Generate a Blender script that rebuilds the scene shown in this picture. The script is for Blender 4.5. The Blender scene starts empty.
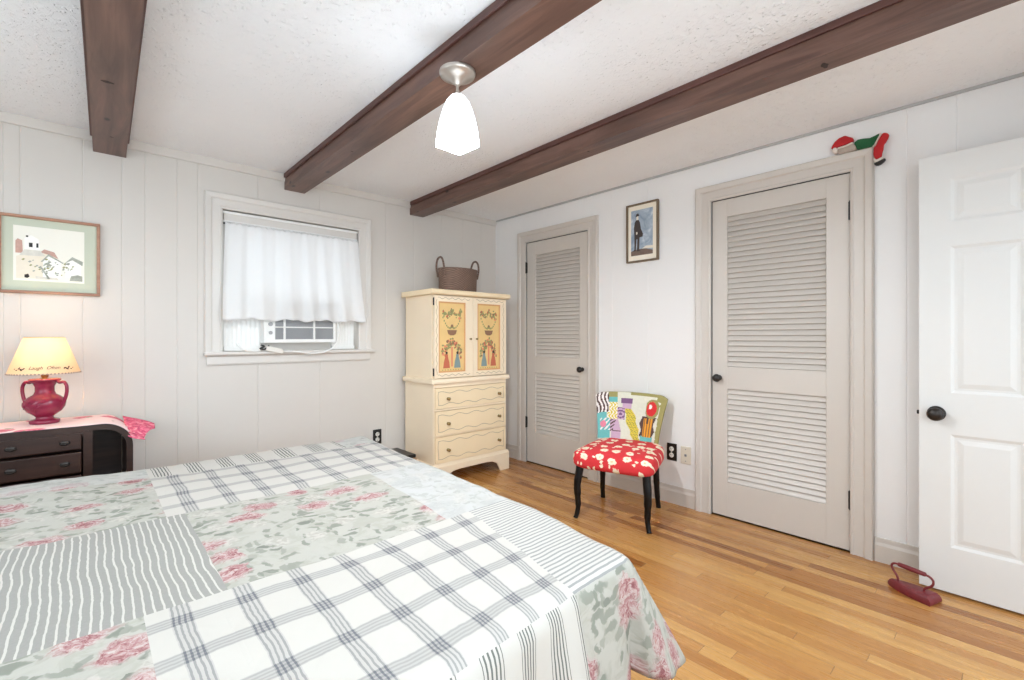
import bpy, bmesh, math, random
from mathutils import Vector, Matrix, noise as mnoise
R = math.radians
random.seed(4)
S = bpy.context.scene
C = S.collection

# ------------------------------------------------------------------ camera, light, exposure
YAW = 0.743317
cam_d = bpy.data.cameras.new('camera'); cam = bpy.data.objects.new('camera', cam_d); C.objects.link(cam)
cam.location = (0, 0, 1.16); cam.rotation_euler = (math.pi/2, 0, -YAW)
cam_d.sensor_width = 36; cam_d.lens = 36*465.256/1024; cam_d.shift_y = -3.235/1024
cam_d.clip_start = 0.02
S.camera = cam
S.view_settings.view_transform = 'Standard'; S.view_settings.look = 'None'
S.view_settings.gamma = 1; S.view_settings.use_curve_mapping = False
S.view_settings.exposure = 0.35
S.cycles.max_bounces = 12; S.cycles.diffuse_bounces = 8
S.cycles.transparent_max_bounces = 16

W = bpy.data.worlds.new('sky'); S.world = W; W.use_nodes = True
_w = W.node_tree; _b = _w.nodes['Background']; _b.inputs[1].default_value = 2.4
_c = _w.nodes.new('ShaderNodeTexCoord'); _s = _w.nodes.new('ShaderNodeSeparateXYZ'); _r = _w.nodes.new('ShaderNodeValToRGB')
_w.links.new(_c.outputs['Generated'], _s.inputs[0]); _m = _w.nodes.new('ShaderNodeMapRange'); _m.inputs[1].default_value = -1; _m.inputs[2].default_value = 1
_w.links.new(_s.outputs['Z'], _m.inputs[0]); _w.links.new(_m.outputs[0], _r.inputs[0]); _w.links.new(_r.outputs[0], _b.inputs[0])
_r.color_ramp.elements[0].position = .42; _r.color_ramp.elements[0].color = (.44, .48, .51, 1)      # lower half, raised and cooled to add light on the ceiling
_r.color_ramp.elements[1].position = .52; _r.color_ramp.elements[1].color = (.80, .91, 1.0, 1)      # bright overcast sky

BULB = 48.0            # watts of the pendant's bulb, which shines out of the open foot of the glass
PENDANT = 25.0        # glow of the pendant's glass
SHADE_GLOW = 0.42     # glow of the table lamp's shade
def add_fill_light(name, loc, rot, sx, sy, power, col=(0.82, 0.93, 1.0)):  # area lights added as room fill in the unseen south and west openings
    l = bpy.data.lights.new(name, 'AREA'); l.shape = 'RECTANGLE'; l.size = sx; l.size_y = sy
    l.energy = power; l.color = col
    o = bpy.data.objects.new(name, l); C.objects.link(o); o.location = loc; o.rotation_euler = rot
    return o
add_fill_light('fill_light_south', (0.35, -0.52, 1.5), (R(90), 0, 0), 2.2, 1.3, 26)
add_fill_light('fill_light_west', (-1.22, 1.75, 1.5), (R(90), 0, R(-90)), 1.9, 1.2, 8)

# ------------------------------------------------------------------ colours and node helper
def lin(c):
    out = []
    for v in c[:3]:
        v /= 255
        out.append(v/12.92 if v <= 0.04045 else ((v+0.055)/1.055)**2.4)
    return (*out, 1)

class X:
    """a socket one can do arithmetic with"""
    def __init__(s, nt, sock): s.nt, s.s = nt, sock
    def _m(s, op, *a):
        n = s.nt.nodes.new('ShaderNodeMath'); n.operation = op
        for i, v in enumerate((s,)+a):
            if isinstance(v, X): s.nt.links.new(v.s, n.inputs[i])
            else: n.inputs[i].default_value = v
        return X(s.nt, n.outputs[0])
    def __add__(s, o): return s._m('ADD', o)
    def __sub__(s, o): return s._m('SUBTRACT', o)
    def __mul__(s, o): return s._m('MULTIPLY', o)
    def __truediv__(s, o): return s._m('DIVIDE', o)
    def fract(s): return s._m('FRACT')
    def floor(s): return s._m('FLOOR')
    def abs(s): return s._m('ABSOLUTE')
    def sin(s): return s._m('SINE')
    def gt(s, o): return s._m('GREATER_THAN', o)
    def lt(s, o): return s._m('LESS_THAN', o)
    def min(s, o): return s._m('MINIMUM', o)
    def max(s, o): return s._m('MAXIMUM', o)
    def step(s, a, b):
        n = s.nt.nodes.new('ShaderNodeMapRange'); n.interpolation_type = 'SMOOTHSTEP'
        s.nt.links.new(s.s, n.inputs[0]); n.inputs[1].default_value = a; n.inputs[2].default_value = b
        return X(s.nt, n.outputs[0])

class NT:
    def __init__(s, name):
        s.m = bpy.data.materials.new(name); s.m.use_nodes = True
        s.nt = s.m.node_tree; s.p = s.nt.nodes['Principled BSDF']; s.out = s.nt.nodes['Material Output']
    def coord(s, kind='Object'):
        return X(s.nt, s.nt.nodes.new('ShaderNodeTexCoord').outputs[kind])
    def xyz(s, v):
        n = s.nt.nodes.new('ShaderNodeSeparateXYZ'); s.nt.links.new(v.s, n.inputs[0])
        return [X(s.nt, o) for o in n.outputs]
    def vec(s, x, y, z=0.0):
        n = s.nt.nodes.new('ShaderNodeCombineXYZ')
        for i, v in enumerate((x, y, z)):
            if isinstance(v, X): s.nt.links.new(v.s, n.inputs[i])
            else: n.inputs[i].default_value = v
        return X(s.nt, n.outputs[0])
    def scale(s, v, k):
        n = s.nt.nodes.new('ShaderNodeVectorMath'); n.operation = 'MULTIPLY'
        s.nt.links.new(v.s, n.inputs[0]); n.inputs[1].default_value = k if isinstance(k, tuple) else (k, k, k)
        return X(s.nt, n.outputs[0])
    def vadd(s, a, b):
        n = s.nt.nodes.new('ShaderNodeVectorMath'); n.operation = 'ADD'
        s.nt.links.new(a.s, n.inputs[0]); s.nt.links.new(b.s, n.inputs[1]); return X(s.nt, n.outputs[0])
    def noise(s, v, scale, detail=3, rough=0.5, dist=0.0, color=False):
        n = s.nt.nodes.new('ShaderNodeTexNoise'); s.nt.links.new(v.s, n.inputs['Vector'])
        n.inputs['Scale'].default_value = scale; n.inputs['Detail'].default_value = detail
        n.inputs['Roughness'].default_value = rough; n.inputs['Distortion'].default_value = dist
        return X(s.nt, n.outputs[1 if color else 0])
    def warp(s, v, scale, amt):
        n = s.noise(v, scale, 2, color=True)
        k = s.nt.nodes.new('ShaderNodeVectorMath'); k.operation = 'SUBTRACT'
        s.nt.links.new(n.s, k.inputs[0]); k.inputs[1].default_value = (.5, .5, .5)
        return s.vadd(v, s.scale(X(s.nt, k.outputs[0]), amt))
    def voronoi(s, v, scale, feature='F1', dim='2D', rand=1.0):
        n = s.nt.nodes.new('ShaderNodeTexVoronoi'); n.voronoi_dimensions = dim; n.feature = feature
        s.nt.links.new(v.s, n.inputs['Vector']); n.inputs['Scale'].default_value = scale
        n.inputs['Randomness'].default_value = rand
        return X(s.nt, n.outputs['Distance']), s.xyz(X(s.nt, n.outputs['Color']))
    def white(s, v):
        n = s.nt.nodes.new('ShaderNodeTexWhiteNoise'); n.noise_dimensions = '2D'
        s.nt.links.new(v.s, n.inputs['Vector']); return X(s.nt, n.outputs['Value'])
    def ramp(s, f, stops):
        n = s.nt.nodes.new('ShaderNodeValToRGB'); s.nt.links.new(f.s, n.inputs[0])
        e = n.color_ramp.elements
        while len(e) < len(stops): e.new(0.5)
        for i, (p, c) in enumerate(stops): e[i].position = p; e[i].color = lin(c)
        return X(s.nt, n.outputs[0])
    def mix(s, f, a, b):
        n = s.nt.nodes.new('ShaderNodeMix'); n.data_type = 'RGBA'
        for i, v in ((0, f), (6, a), (7, b)):
            if isinstance(v, X): s.nt.links.new(v.s, n.inputs[i])
            elif isinstance(v, tuple): n.inputs[i].default_value = lin(v)
            else: n.inputs[i].default_value = v
        return X(s.nt, n.outputs[2])
    def base(s, c): s.nt.links.new(c.s, s.p.inputs['Base Color'])
    def rough(s, r):
        if isinstance(r, X): s.nt.links.new(r.s, s.p.inputs['Roughness'])
        else: s.p.inputs['Roughness'].default_value = r
    def bump(s, h, strength=0.3, dist=0.01):
        n = s.nt.nodes.new('ShaderNodeBump'); n.inputs['Strength'].default_value = strength
        n.inputs['Distance'].default_value = dist; s.nt.links.new(h.s, n.inputs['Height'])
        s.nt.links.new(n.outputs[0], s.p.inputs['Normal'])

def paint(name, col, rough=0.5, var=0.03, vscale=6, bump=0.0, bscale=60, metal=0.0, spec=0.5, emit=0.0):
    n = NT(name); v = n.coord()
    a = tuple(min(255, max(0, c*(1-var))) for c in col); b = tuple(min(255, c*(1+var)) for c in col)
    n.base(n.mix(n.noise(v, vscale, 3), a, b)); n.rough(rough)
    n.p.inputs['Metallic'].default_value = metal; n.p.inputs['Specular IOR Level'].default_value = spec
    if bump: n.bump(n.noise(v, bscale, 4), bump, 0.004)
    if emit:
        n.p.inputs['Emission Color'].default_value = lin(col); n.p.inputs['Emission Strength'].default_value = emit
    return n.m

def wood(name, dark, light, axis='y', rough=0.45, knots=False, scale=1.0, bump=0.1):
    n = NT(name); v = n.coord()
    k = {'x': (1.2, 14, 14), 'y': (14, 1.2, 14), 'z': (14, 14, 1.2)}[axis]
    g = n.noise(n.scale(v, tuple(q*scale for q in k)), 1.6, 5, 0.6, 0.8)
    c = n.ramp(g, [(0.3, dark), (0.7, light)])
    c = n.mix(n.noise(v, 2.2, 2).step(.35, .75)*.4, c, tuple(q*0.75 for q in dark))
    if knots:
        x, y, z = n.xyz(v)
        d, cc = n.voronoi(n.vec(x*1.0+z*1.0, y*0.55), 3.1)
        kn = (d*-1.0+0.055).step(0, 0.045)*cc[0].gt(0.45)
        c = n.mix(kn, c, tuple(q*0.25 for q in dark))
    n.base(c); n.rough(rough); n.bump(g, bump, 0.003)
    return n.m

# ------------------------------------------------------------------ materials
M = {}
M['wall_grey'] = paint('greige_wall_paint', (211, 206, 200), 0.55, 0.012, 2.0, 0.05, 220)
M['wall_white'] = paint('white_wall_paint', (233, 232, 231), 0.5, 0.01, 2.0, 0.05, 220)
M['trim_grey'] = paint('greige_gloss_paint', (203, 196, 188), 0.38, 0.012, 3)
M['window_trim'] = paint('light_grey_gloss_paint', (216, 212, 207), 0.4, 0.012, 3)
M['seam_shadow'] = paint('seam_shadow_grey', (176, 176, 175), .6, .02)  # shadow line at the ceiling seam, put into the moulding's colour
M['door_white'] = paint('white_door_paint', (219, 219, 217), 0.4, 0.01, 3)
M['white_plastic'] = paint('white_plastic', (238, 238, 236), 0.4, 0.01)
M['grey_plastic'] = paint('grey_plastic', (165, 166, 168), 0.5, 0.03)
M['mid_grey'] = paint('mid_grey_plastic', (126, 127, 130), 0.5, 0.03)
M['black'] = paint('black_metal', (26, 24, 23), 0.35, 0.05)
M['black_lacquer'] = paint('black_lacquer', (13, 11, 11), 0.38, 0.05, spec=.3)
M['bronze'] = paint('dark_bronze_metal', (52, 47, 44), 0.35, 0.06, metal=0.6)
M['nickel'] = paint('brushed_nickel', (188, 180, 172), 0.35, 0.03, metal=0.75)
M['brass'] = paint('aged_brass', (150, 126, 80), 0.35, 0.06, metal=0.8)
M['beam'] = wood('dark_stained_beam_wood', (80, 55, 47), (124, 92, 80), 'y', 0.4, True)
M['beam_trim'] = wood('dark_stained_trim_wood', (72, 42, 36), (108, 70, 62), 'y', 0.45)
M['espresso'] = wood('espresso_wood', (38, 22, 17), (68, 44, 36), 'x', 0.3)
M['frame_wood'] = wood('picture_frame_wood', (150, 104, 80), (190, 146, 118), 'x', 0.4)
M['frame_gold'] = wood('dull_gold_frame_wood', (98, 80, 60), (140, 120, 94), 'z', 0.4)
M['cream'] = paint('cream_paint', (246, 229, 202), 0.4, 0.025, 4)
M['cream_top'] = paint('warm_cream_paint', (246, 226, 190), 0.4, 0.03, 4)
M['paint_line'] = paint('taupe_painted_line', (176, 160, 132), 0.5)
M['ochre'] = paint('ochre_painted_panel', (234, 200, 136), 0.45, 0.05, 12)
M['ochre_edge'] = paint('tan_painted_border', (218, 166, 112), 0.45)
M['leaf_green'] = paint('painted_sage_green', (150, 150, 98), 0.5)
M['flower_red'] = paint('painted_brick_red', (198, 108, 80), 0.5)
M['slate_blue'] = paint('painted_slate_blue', (132, 152, 152), 0.5)
M['paint_brown'] = paint('painted_brown', (146, 108, 84), 0.5)
M['coral'] = paint('painted_coral', (226, 142, 108), 0.5)
M['skin_dot'] = paint('painted_dark_hair', (60, 44, 38), 0.5)
M['red_iron'] = paint('dark_red_painted_iron', (116, 38, 44), 0.45, 0.1, 30, 0.15, 80)
M['lamp_glaze'] = paint('raspberry_glaze', (130, 32, 60), 0.22, 0.16, 26)
M['paper'] = paint('watercolour_paper', (238, 236, 226), 0.8, 0.01)
M['mat_green'] = paint('sage_mat_board', (196, 202, 184), 0.8, 0.015)
M['mat_cream'] = paint('cream_mat_board', (246, 236, 218), 0.8, 0.01)
M['wash_grey'] = paint('grey_wash', (212, 209, 200), 0.8, 0.1, 40)
M['wash_dark'] = paint('dark_ink_wash', (158, 162, 152), 0.8, 0.2, 60)
M['wash_red'] = paint('brick_wash', (190, 154, 142), 0.8, 0.12, 60)
M['wash_cream'] = paint('cream_wash', (232, 224, 208), 0.8, 0.03, 40)
M['wash_white'] = paint('white_wash', (246, 245, 240), 0.8, 0.01)
M['ink'] = paint('black_ink', (48, 46, 46), 0.8)
M['coat'] = paint('dark_coat_print', (70, 60, 58), 0.7, 0.1, 60)
M['earth'] = paint('brown_ground_print', (116, 98, 88), 0.7, 0.15, 60)
M['santa_red'] = paint('red_felt', (178, 28, 32), 0.8, 0.06, 40, 0.2, 150)
M['santa_green'] = paint('green_felt', (20, 84, 46), 0.8, 0.08, 40, 0.2, 150)
M['santa_white'] = paint('white_felt', (226, 214, 204), 0.9, 0.05, 40, 0.2, 150)
M['wool'] = paint('grey_beige_wool', (176, 162, 150), 0.9, 0.1, 60, 0.3, 120)
M['socket_white'] = paint('off_white_socket_plastic', (226, 222, 214), 0.4, 0.01)
M['socket_beige'] = paint('beige_plate_plastic', (216, 208, 192), 0.45, 0.01)
M['tan'] = paint('tan_cardboard', (176, 140, 108), 0.7, 0.05)
M['dark_void'] = paint('closet_gap_shade', (70, 66, 62), 0.9)  # closet recess coloured dark so the door gaps read as shade
M['mattress'] = paint('white_ticking', (226, 224, 220), 0.8)
M['shade_ink'] = paint('brown_lettering_ink', (58, 34, 24), 0.7)

n = NT('textured_white_ceiling'); v = n.coord()
w = n.warp(v, 30, .03); d, dc = n.voronoi(w, 46, 'F1', '3D'); big = n.noise(w, 34, 4, .65, .6)
patch = n.noise(v, 1.9, 2).step(.38, .6)
n.base(n.mix(n.noise(v, 3, 3), (238, 240, 243), (242, 244, 246))); n.rough(.85)
n.bump((d*-1.0+.36).step(0, .2)*dc[0].gt(.55)*(patch*.8+.25) + big.step(.45, .7)*.5*(patch*.7+.3), 0.62, 0.008); M['ceiling'] = n.m

n = NT('oak_strip_floor'); v = n.coord(); x, y, z = n.xyz(v)
pw = 0.0572
pid = (x/pw).floor(); off = n.white(n.vec(pid, 3.7)); yl = y/0.92 + off*7.0
bid = yl.floor(); rnd = n.white(n.vec(pid, bid))
grain = n.noise(n.vec(x*26.0+rnd*40.0, y*1.6+rnd*9.0), 2.0, 6, 0.62, 1.2)
fine = n.noise(n.vec(x*180.0+rnd*10.0, y*5.0), 1.5, 3)
tone = n.ramp(rnd, [(0.0, (150, 98, 54)), (.10, (184, 130, 78)), (.5, (212, 163, 108)), (.82, (226, 182, 126)), (1.0, (196, 144, 94))])
tone = n.scale(n.mix(grain.step(.36, .74)*.45, tone, (158, 100, 50)), (.88, .80, .58))
tone = n.mix(fine.step(.5, .8)*.2, tone, (150, 100, 58))
ex = ((x/pw).fract()-.5).abs().step(.478, .5); ey = (yl.fract()-.5).abs().step(.4975, .4995)
gap = ex.max(ey)
n.base(n.mix(gap*.55, tone, (96, 62, 36))); n.rough(grain*.12+.22); n.bump(gap*-1.0+fine*.08, .25, .002)
n.p.inputs['Coat Weight'].default_value = .15; n.p.inputs['Coat Roughness'].default_value = .12
M['floor'] = n.m

# quilt fabrics, all laid out in metres of cloth (UV)
def cloth(name):
    n = NT(name); uv = n.coord('UV'); n.rough(.9); n.p.inputs['Specular IOR Level'].default_value = .15
    plain = n.base; n.base = lambda c: plain(n.scale(c, .605))
    return n, uv
def quilting(n, uv, extra=None):
    x, y, z = n.xyz(n.warp(uv, 9, .03))
    q = ((x+y)*22.0).sin().abs().min(((x-y)*22.0).sin().abs()).step(0, .35)
    h = q*.35 + n.noise(uv, 24, 4)*.9
    n.bump(h, .25, .005)
def floral(name, ground, fade=0.0, mono=False):
    n, uv = cloth(name); w = n.warp(uv, 16, .05)
    c = n.mix(n.noise(w, 15, 4, .65, .8).step(.45, .6)*.55, ground, (200, 199, 186))
    for sc, k, th, cols in ((15, (1.0, 2.1, 1), .40, ((146, 152, 140), (180, 184, 171))), (19, (2.0, 1.0, 1), .38, ((160, 166, 153), (194, 195, 183)))):
        dl, cl = n.voronoi(n.scale(n.warp(n.warp(uv, 18, .06), 70, .02), k), sc)
        c = n.mix((dl*-1.0+th).step(0, .16)*cl[1].gt(.5)*.9, c, n.mix(cl[2], *cols))
    db, cb = n.voronoi(n.warp(n.warp(uv, 30, .05), 90, .02), 9.5)
    c = n.mix((db*-1.0+.38).step(0, .2)*cb[0].gt(.55)*.9, c, n.mix(n.noise(w, 70, 3).step(.4, .6), (236, 231, 222), (212, 208, 198)))
    wv = n.warp(n.warp(uv, 14, .06), 60, .035); dr, cr = n.voronoi(n.scale(wv, (1.0, 1.25, 1)), 6.6)
    pet = n.noise(n.scale(wv, (1.0, 1.5, 1)), 46, 4, .62, 1.4)
    rose = n.ramp(pet+dr*.35-.06, [(.36, (176, 178, 176)), (.74, (226, 226, 224))]) if mono else n.ramp(pet+dr*.35-.06, [(.36, (172, 112, 116)), (.47, (208, 158, 158)), (.58, (232, 208, 203)), (.7, (240, 233, 225))])
    c = n.mix((dr*-1.0+.40).step(0, .18)*cr[0].gt(.38), c, rose)
    if fade: c = n.mix(fade, c, (236, 236, 233))
    n.base(c); quilting(n, uv); return n.m
def stripes_group(d, half, pitch, thick):   # several fine lines side by side inside a band
    return d.lt(half)*(((d/pitch).fract()-.5).abs().lt(thick*.5))
M['q_floral'] = floral('faded_rose_floral_cotton', (220, 218, 208))
M['q_floral_pale'] = floral('washed_rose_floral_cotton', (226, 226, 218), .55)
M['q_tone'] = floral('white_on_white_floral_cotton', (226, 227, 226), .6, True)
n, uv = cloth('blue_grey_plaid_cotton'); x, y, z = n.xyz(n.warp(n.warp(uv, 5, .018), 60, .004))
du = ((x/.113+.173).fract()-.5).abs()*.113; dv = ((y/.132+.65).fract()-.5).abs()*.132
lu = stripes_group(du, .0185, .0094, .42); lv = stripes_group(dv, .0165, .0092, .5)
f = du.lt(.0185)*.17 + lu*.40 + dv.lt(.018)*.24 + lv*.18
n.base(n.mix(f.min(.9), (240, 236, 228), (112, 116, 126))); quilting(n, uv); M['q_plaid'] = n.m
n, uv = cloth('grey_ticking_stripe_cotton'); x, y, z = n.xyz(n.warp(n.warp(uv, 4, .03), 40, .004))
f = ((x/.0168).fract()-.5).abs().lt(.12)
n.base(n.mix(f, n.mix(n.noise(uv, 160, 2), (180, 179, 173), (194, 193, 187)), (242, 239, 230))); quilting(n, uv); M['q_ticking'] = n.m
n, uv = cloth('slate_pinstripe_cotton'); x, y, z = n.xyz(n.warp(uv, 30, .004))
f = ((y/.0155).fract()-.5).abs().lt(.2)
n.base(n.mix(f*.62, (240, 237, 230), (138, 142, 146))); quilting(n, uv); M['q_pin'] = n.m
n, uv = cloth('dark_group_stripe_cotton'); x, y, z = n.xyz(n.warp(uv, 12, .008))
du = ((x/.108+.3).fract()-.5).abs()*.108
f = stripes_group(du, .026, .0104, .42)
n.base(n.mix(f*.85, (240, 236, 228), (100, 106, 102))); quilting(n, uv); M['q_group'] = n.m
M['q_bind'] = paint('pale_quilt_binding', (206, 208, 200), .9, .08, 60)
QM = ['q_floral', 'q_floral_pale', 'q_tone', 'q_plaid', 'q_ticking', 'q_pin', 'q_group', 'q_bind']

n = NT('pink_floral_cloth'); v = n.coord(); w = n.warp(v, 18, .05)
d, cc = n.voronoi(w, 9, 'F1', '3D')
c = n.mix((d*-1.0+.5).step(0, .12)*cc[0].gt(.35), (244, 214, 212), n.ramp(n.noise(w, 50, 3), [(.35, (196, 84, 110)), (.6, (226, 140, 154))]))
dl, cl = n.voronoi(n.warp(v, 30, .04), 17, 'F1', '3D')
c = n.mix((dl*-1.0+.3).step(0, .08)*cl[1].gt(.75), c, (158, 150, 128))
n.base(c); n.rough(.85); M['runner'] = n.m
n = NT('rose_print_cloth_corner'); v = n.coord(); w = n.warp(v, 40, .03)
c = n.ramp(n.noise(w, 40, 3, .6, 1.0), [(.3, (150, 62, 78)), (.45, (214, 82, 118)), (.6, (230, 128, 146)), (.75, (244, 214, 208))])
n.base(c); n.rough(.85); M['runner_corner'] = n.m

n = NT('red_cotton_with_cream_flowers'); uv = n.coord('UV'); w = n.warp(n.warp(uv, 24, .03), 70, .02)
d, cc = n.voronoi(w, 11, 'F1', '2D', .45); d2, c2 = n.voronoi(w, 24)
f = (d*-1.0+.30).step(0, .05).max((d2*-1.0+.24).step(0, .05)*c2[0].gt(.6))
f = f*(1.0 if False else 1.0)
core = (d*-1.0+.09).step(0, .04)
n.base(n.mix(core, n.mix(f, (214, 50, 56), (246, 234, 208)), (226, 190, 140))); n.rough(.8); M['seat_red'] = n.m

def brick_weave(name, dark, light):
    n = NT(name); v = n.coord(); x, y, z = n.xyz(v)
    a = (z*330.0).sin(); ang = ((x+y)*260.0).sin()
    f = (a*ang)*.5+.5
    n.base(n.mix(f*.7+n.noise(v, 30, 3)*.3, dark, light)); n.rough(.7); n.bump(f, .8, .004); return n.m
M['wicker'] = brick_weave('brown_wicker', (78, 60, 52), (150, 122, 106))

n = NT('blue_grey_sky_print'); v = n.coord()
n.base(n.ramp(n.noise(v, 14, 4, .6, .8), [(.35, (140, 156, 174)), (.55, (168, 182, 196)), (.72, (216, 222, 226))])); n.rough(.7); M['sky_print'] = n.m

# sheer curtain: white cloth that lets part of the light through
n = NT('white_sheer_cotton'); nt = n.nt
n.p.inputs['Base Color'].default_value = lin((246, 246, 246)); n.p.inputs['Roughness'].default_value = .9
tl = nt.nodes.new('ShaderNodeBsdfTranslucent'); tl.inputs[0].default_value = lin((250, 250, 250))
tr = nt.nodes.new('ShaderNodeBsdfTransparent'); m1 = nt.nodes.new('ShaderNodeMixShader'); m2 = nt.nodes.new('ShaderNodeMixShader')
m1.inputs[0].default_value = .34; m2.inputs[0].default_value = .07
nt.links.new(n.p.outputs[0], m1.inputs[1]); nt.links.new(tl.outputs[0], m1.inputs[2])
nt.links.new(m1.outputs[0], m2.inputs[1]); nt.links.new(tr.outputs[0], m2.inputs[2]); nt.links.new(m2.outputs[0], n.out.inputs[0])
wv = n.noise(n.coord(), 300, 2); n.bump(wv, .1, .002); M['sheer'] = n.m

n = NT('window_glass'); nt = n.nt
gl = nt.nodes.new('ShaderNodeBsdfGlossy'); gl.inputs[1].default_value = .03
tr = nt.nodes.new('ShaderNodeBsdfTransparent'); fr = nt.nodes.new('ShaderNodeFresnel'); fr.inputs[0].default_value = 1.45
mx = nt.nodes.new('ShaderNodeMixShader'); nt.links.new(fr.outputs[0], mx.inputs[0])
nt.links.new(tr.outputs[0], mx.inputs[1]); nt.links.new(gl.outputs[0], mx.inputs[2]); nt.links.new(mx.outputs[0], n.out.inputs[0])
M['glass'] = n.m

n = NT('glowing_white_glass'); n.p.inputs['Base Color'].default_value = (.9, .9, .9, 1); n.rough(.3)
gx, gy, gz = n.xyz(n.coord('Generated')); n.p.inputs['Emission Color'].default_value = lin((232, 245, 255))      # the bulb hangs low in the glass, so the neck glows less
n.nt.links.new(((gz*-1.0+1.0).step(.2, 1.0)*PENDANT+2.2).s, n.p.inputs['Emission Strength']); M['pendant_glass'] = n.m
# lamp shade: parchment that glows from the bulb inside
n = NT('parchment_lamp_shade'); nt = n.nt; v = n.coord()
n.base(n.mix(n.noise(v, 20, 3), (238, 214, 174), (244, 222, 186))); n.rough(.8)
tl = nt.nodes.new('ShaderNodeBsdfTranslucent'); tl.inputs[0].default_value = lin((252, 238, 214))
m1 = nt.nodes.new('ShaderNodeMixShader'); m1.inputs[0].default_value = .34
nt.links.new(n.p.outputs[0], m1.inputs[1]); nt.links.new(tl.outputs[0], m1.inputs[2]); nt.links.new(m1.outputs[0], n.out.inputs[0])
M['shade'] = n.m
M['bulb'] = paint('lit_bulb_glass', (255, 226, 180), .3, 0, emit=1.6)

# ------------------------------------------------------------------ mesh helpers
class MB:
    def __init__(s): s.v, s.f, s.mi, s.uv = [], [], [], None
    def add(s, vs, fs, m=0):
        k = len(s.v); s.v += [tuple(p) for p in vs]; s.f += [tuple(i+k for i in f) for f in fs]
        s.mi += [m]*len(fs); return s
    def box(s, a, b, m=0):
        x0, y0, z0 = (min(a[i], b[i]) for i in range(3)); x1, y1, z1 = (max(a[i], b[i]) for i in range(3))
        return s.add([(x0,y0,z0),(x1,y0,z0),(x1,y1,z0),(x0,y1,z0),(x0,y0,z1),(x1,y0,z1),(x1,y1,z1),(x0,y1,z1)],
                     [(0,3,2,1),(4,5,6,7),(0,1,5,4),(1,2,6,5),(2,3,7,6),(3,0,4,7)], m)
    def prism(s, poly, axis, lo, hi, m=0):
        def P(a, b, h): return {'x': (h, a, b), 'y': (a, h, b), 'z': (a, b, h)}[axis]
        n = len(poly)
        return s.add([P(a, b, lo) for a, b in poly]+[P(a, b, hi) for a, b in poly],
                     [tuple(range(n))[::-1], tuple(range(n, 2*n))]+[(i, (i+1) % n, n+(i+1) % n, n+i) for i in range(n)], m)
    def lathe(s, prof, c=(0,0,0), n=32, m=0, sx=1, sy=1, square=None, cap=True):
        vs, fs = [], []
        for j, (r, z) in enumerate(prof):
            q = square[j] if square else 0
            for i in range(n):
                a = 2*math.pi*i/n; ca, sa = math.cos(a), math.sin(a)
                k = 1.0
                if q: k = (1-q) + q*1.0/max(abs(ca), abs(sa))/1.12
                vs.append((c[0]+r*k*ca*sx, c[1]+r*k*sa*sy, c[2]+z))
        for j in range(len(prof)-1):
            for i in range(n):
                a, b = j*n+i, j*n+(i+1) % n; fs.append((a, b, b+n, a+n))
        if cap:
            if prof[0][0] > 1e-4: fs.append(tuple(range(n))[::-1])
            if prof[-1][0] > 1e-4: fs.append(tuple(range((len(prof)-1)*n, len(prof)*n)))
        return s.add(vs, fs, m)
    def tube(s, pts, r, n=10, m=0, flat=1.0):
        pts = [Vector(p) for p in pts]; rs = r if isinstance(r, (list, tuple)) else [r]*len(pts)
        vs, fs = [], []; up = None
        for i, p in enumerate(pts):
            t = (pts[min(i+1, len(pts)-1)]-pts[max(i-1, 0)]).normalized()
            if up is None: up = Vector((0,0,1)) if abs(t.z) < .9 else Vector((1,0,0))
            b = t.cross(up).normalized(); up = b.cross(t).normalized()
            for k in range(n):
                a = 2*math.pi*k/n; vs.append(p + b*math.cos(a)*rs[i] + up*math.sin(a)*rs[i]*flat)
        for i in range(len(pts)-1):
            for k in range(n):
                a, b_ = i*n+k, i*n+(k+1) % n; fs.append((a, b_, b_+n, a+n))
        fs += [tuple(range(n))[::-1], tuple(range((len(pts)-1)*n, len(pts)*n))]
        return s.add(vs, fs, m)
    def sheet(s, rows, m=0, mf=None):
        nr, nc = len(rows), len(rows[0]); k = len(s.v)
        s.v += [tuple(p) for r in rows for p in r]
        for j in range(nr-1):
            for i in range(nc-1):
                a = k+j*nc+i; s.f.append((a, a+1, a+1+nc, a+nc)); s.mi.append(mf(i, j) if mf else m)
        return s
    def disc(s, c, r, axis, n=16, m=0, t=.001, ry=None, up=None):
        """a small painted spot: flat ellipse with thickness t, axis = the side it faces ('-y', '-x')"""
        ry = ry or r
        poly = [(c[0]+r*math.cos(2*math.pi*i/n), c[1]+ry*math.sin(2*math.pi*i/n)) for i in range(n)]
        return s.prism(poly, axis, c[2]-t, c[2], m)
    def xf(s, M4):
        s.v = [tuple(M4 @ Vector(p)) for p in s.v]; return s

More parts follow.
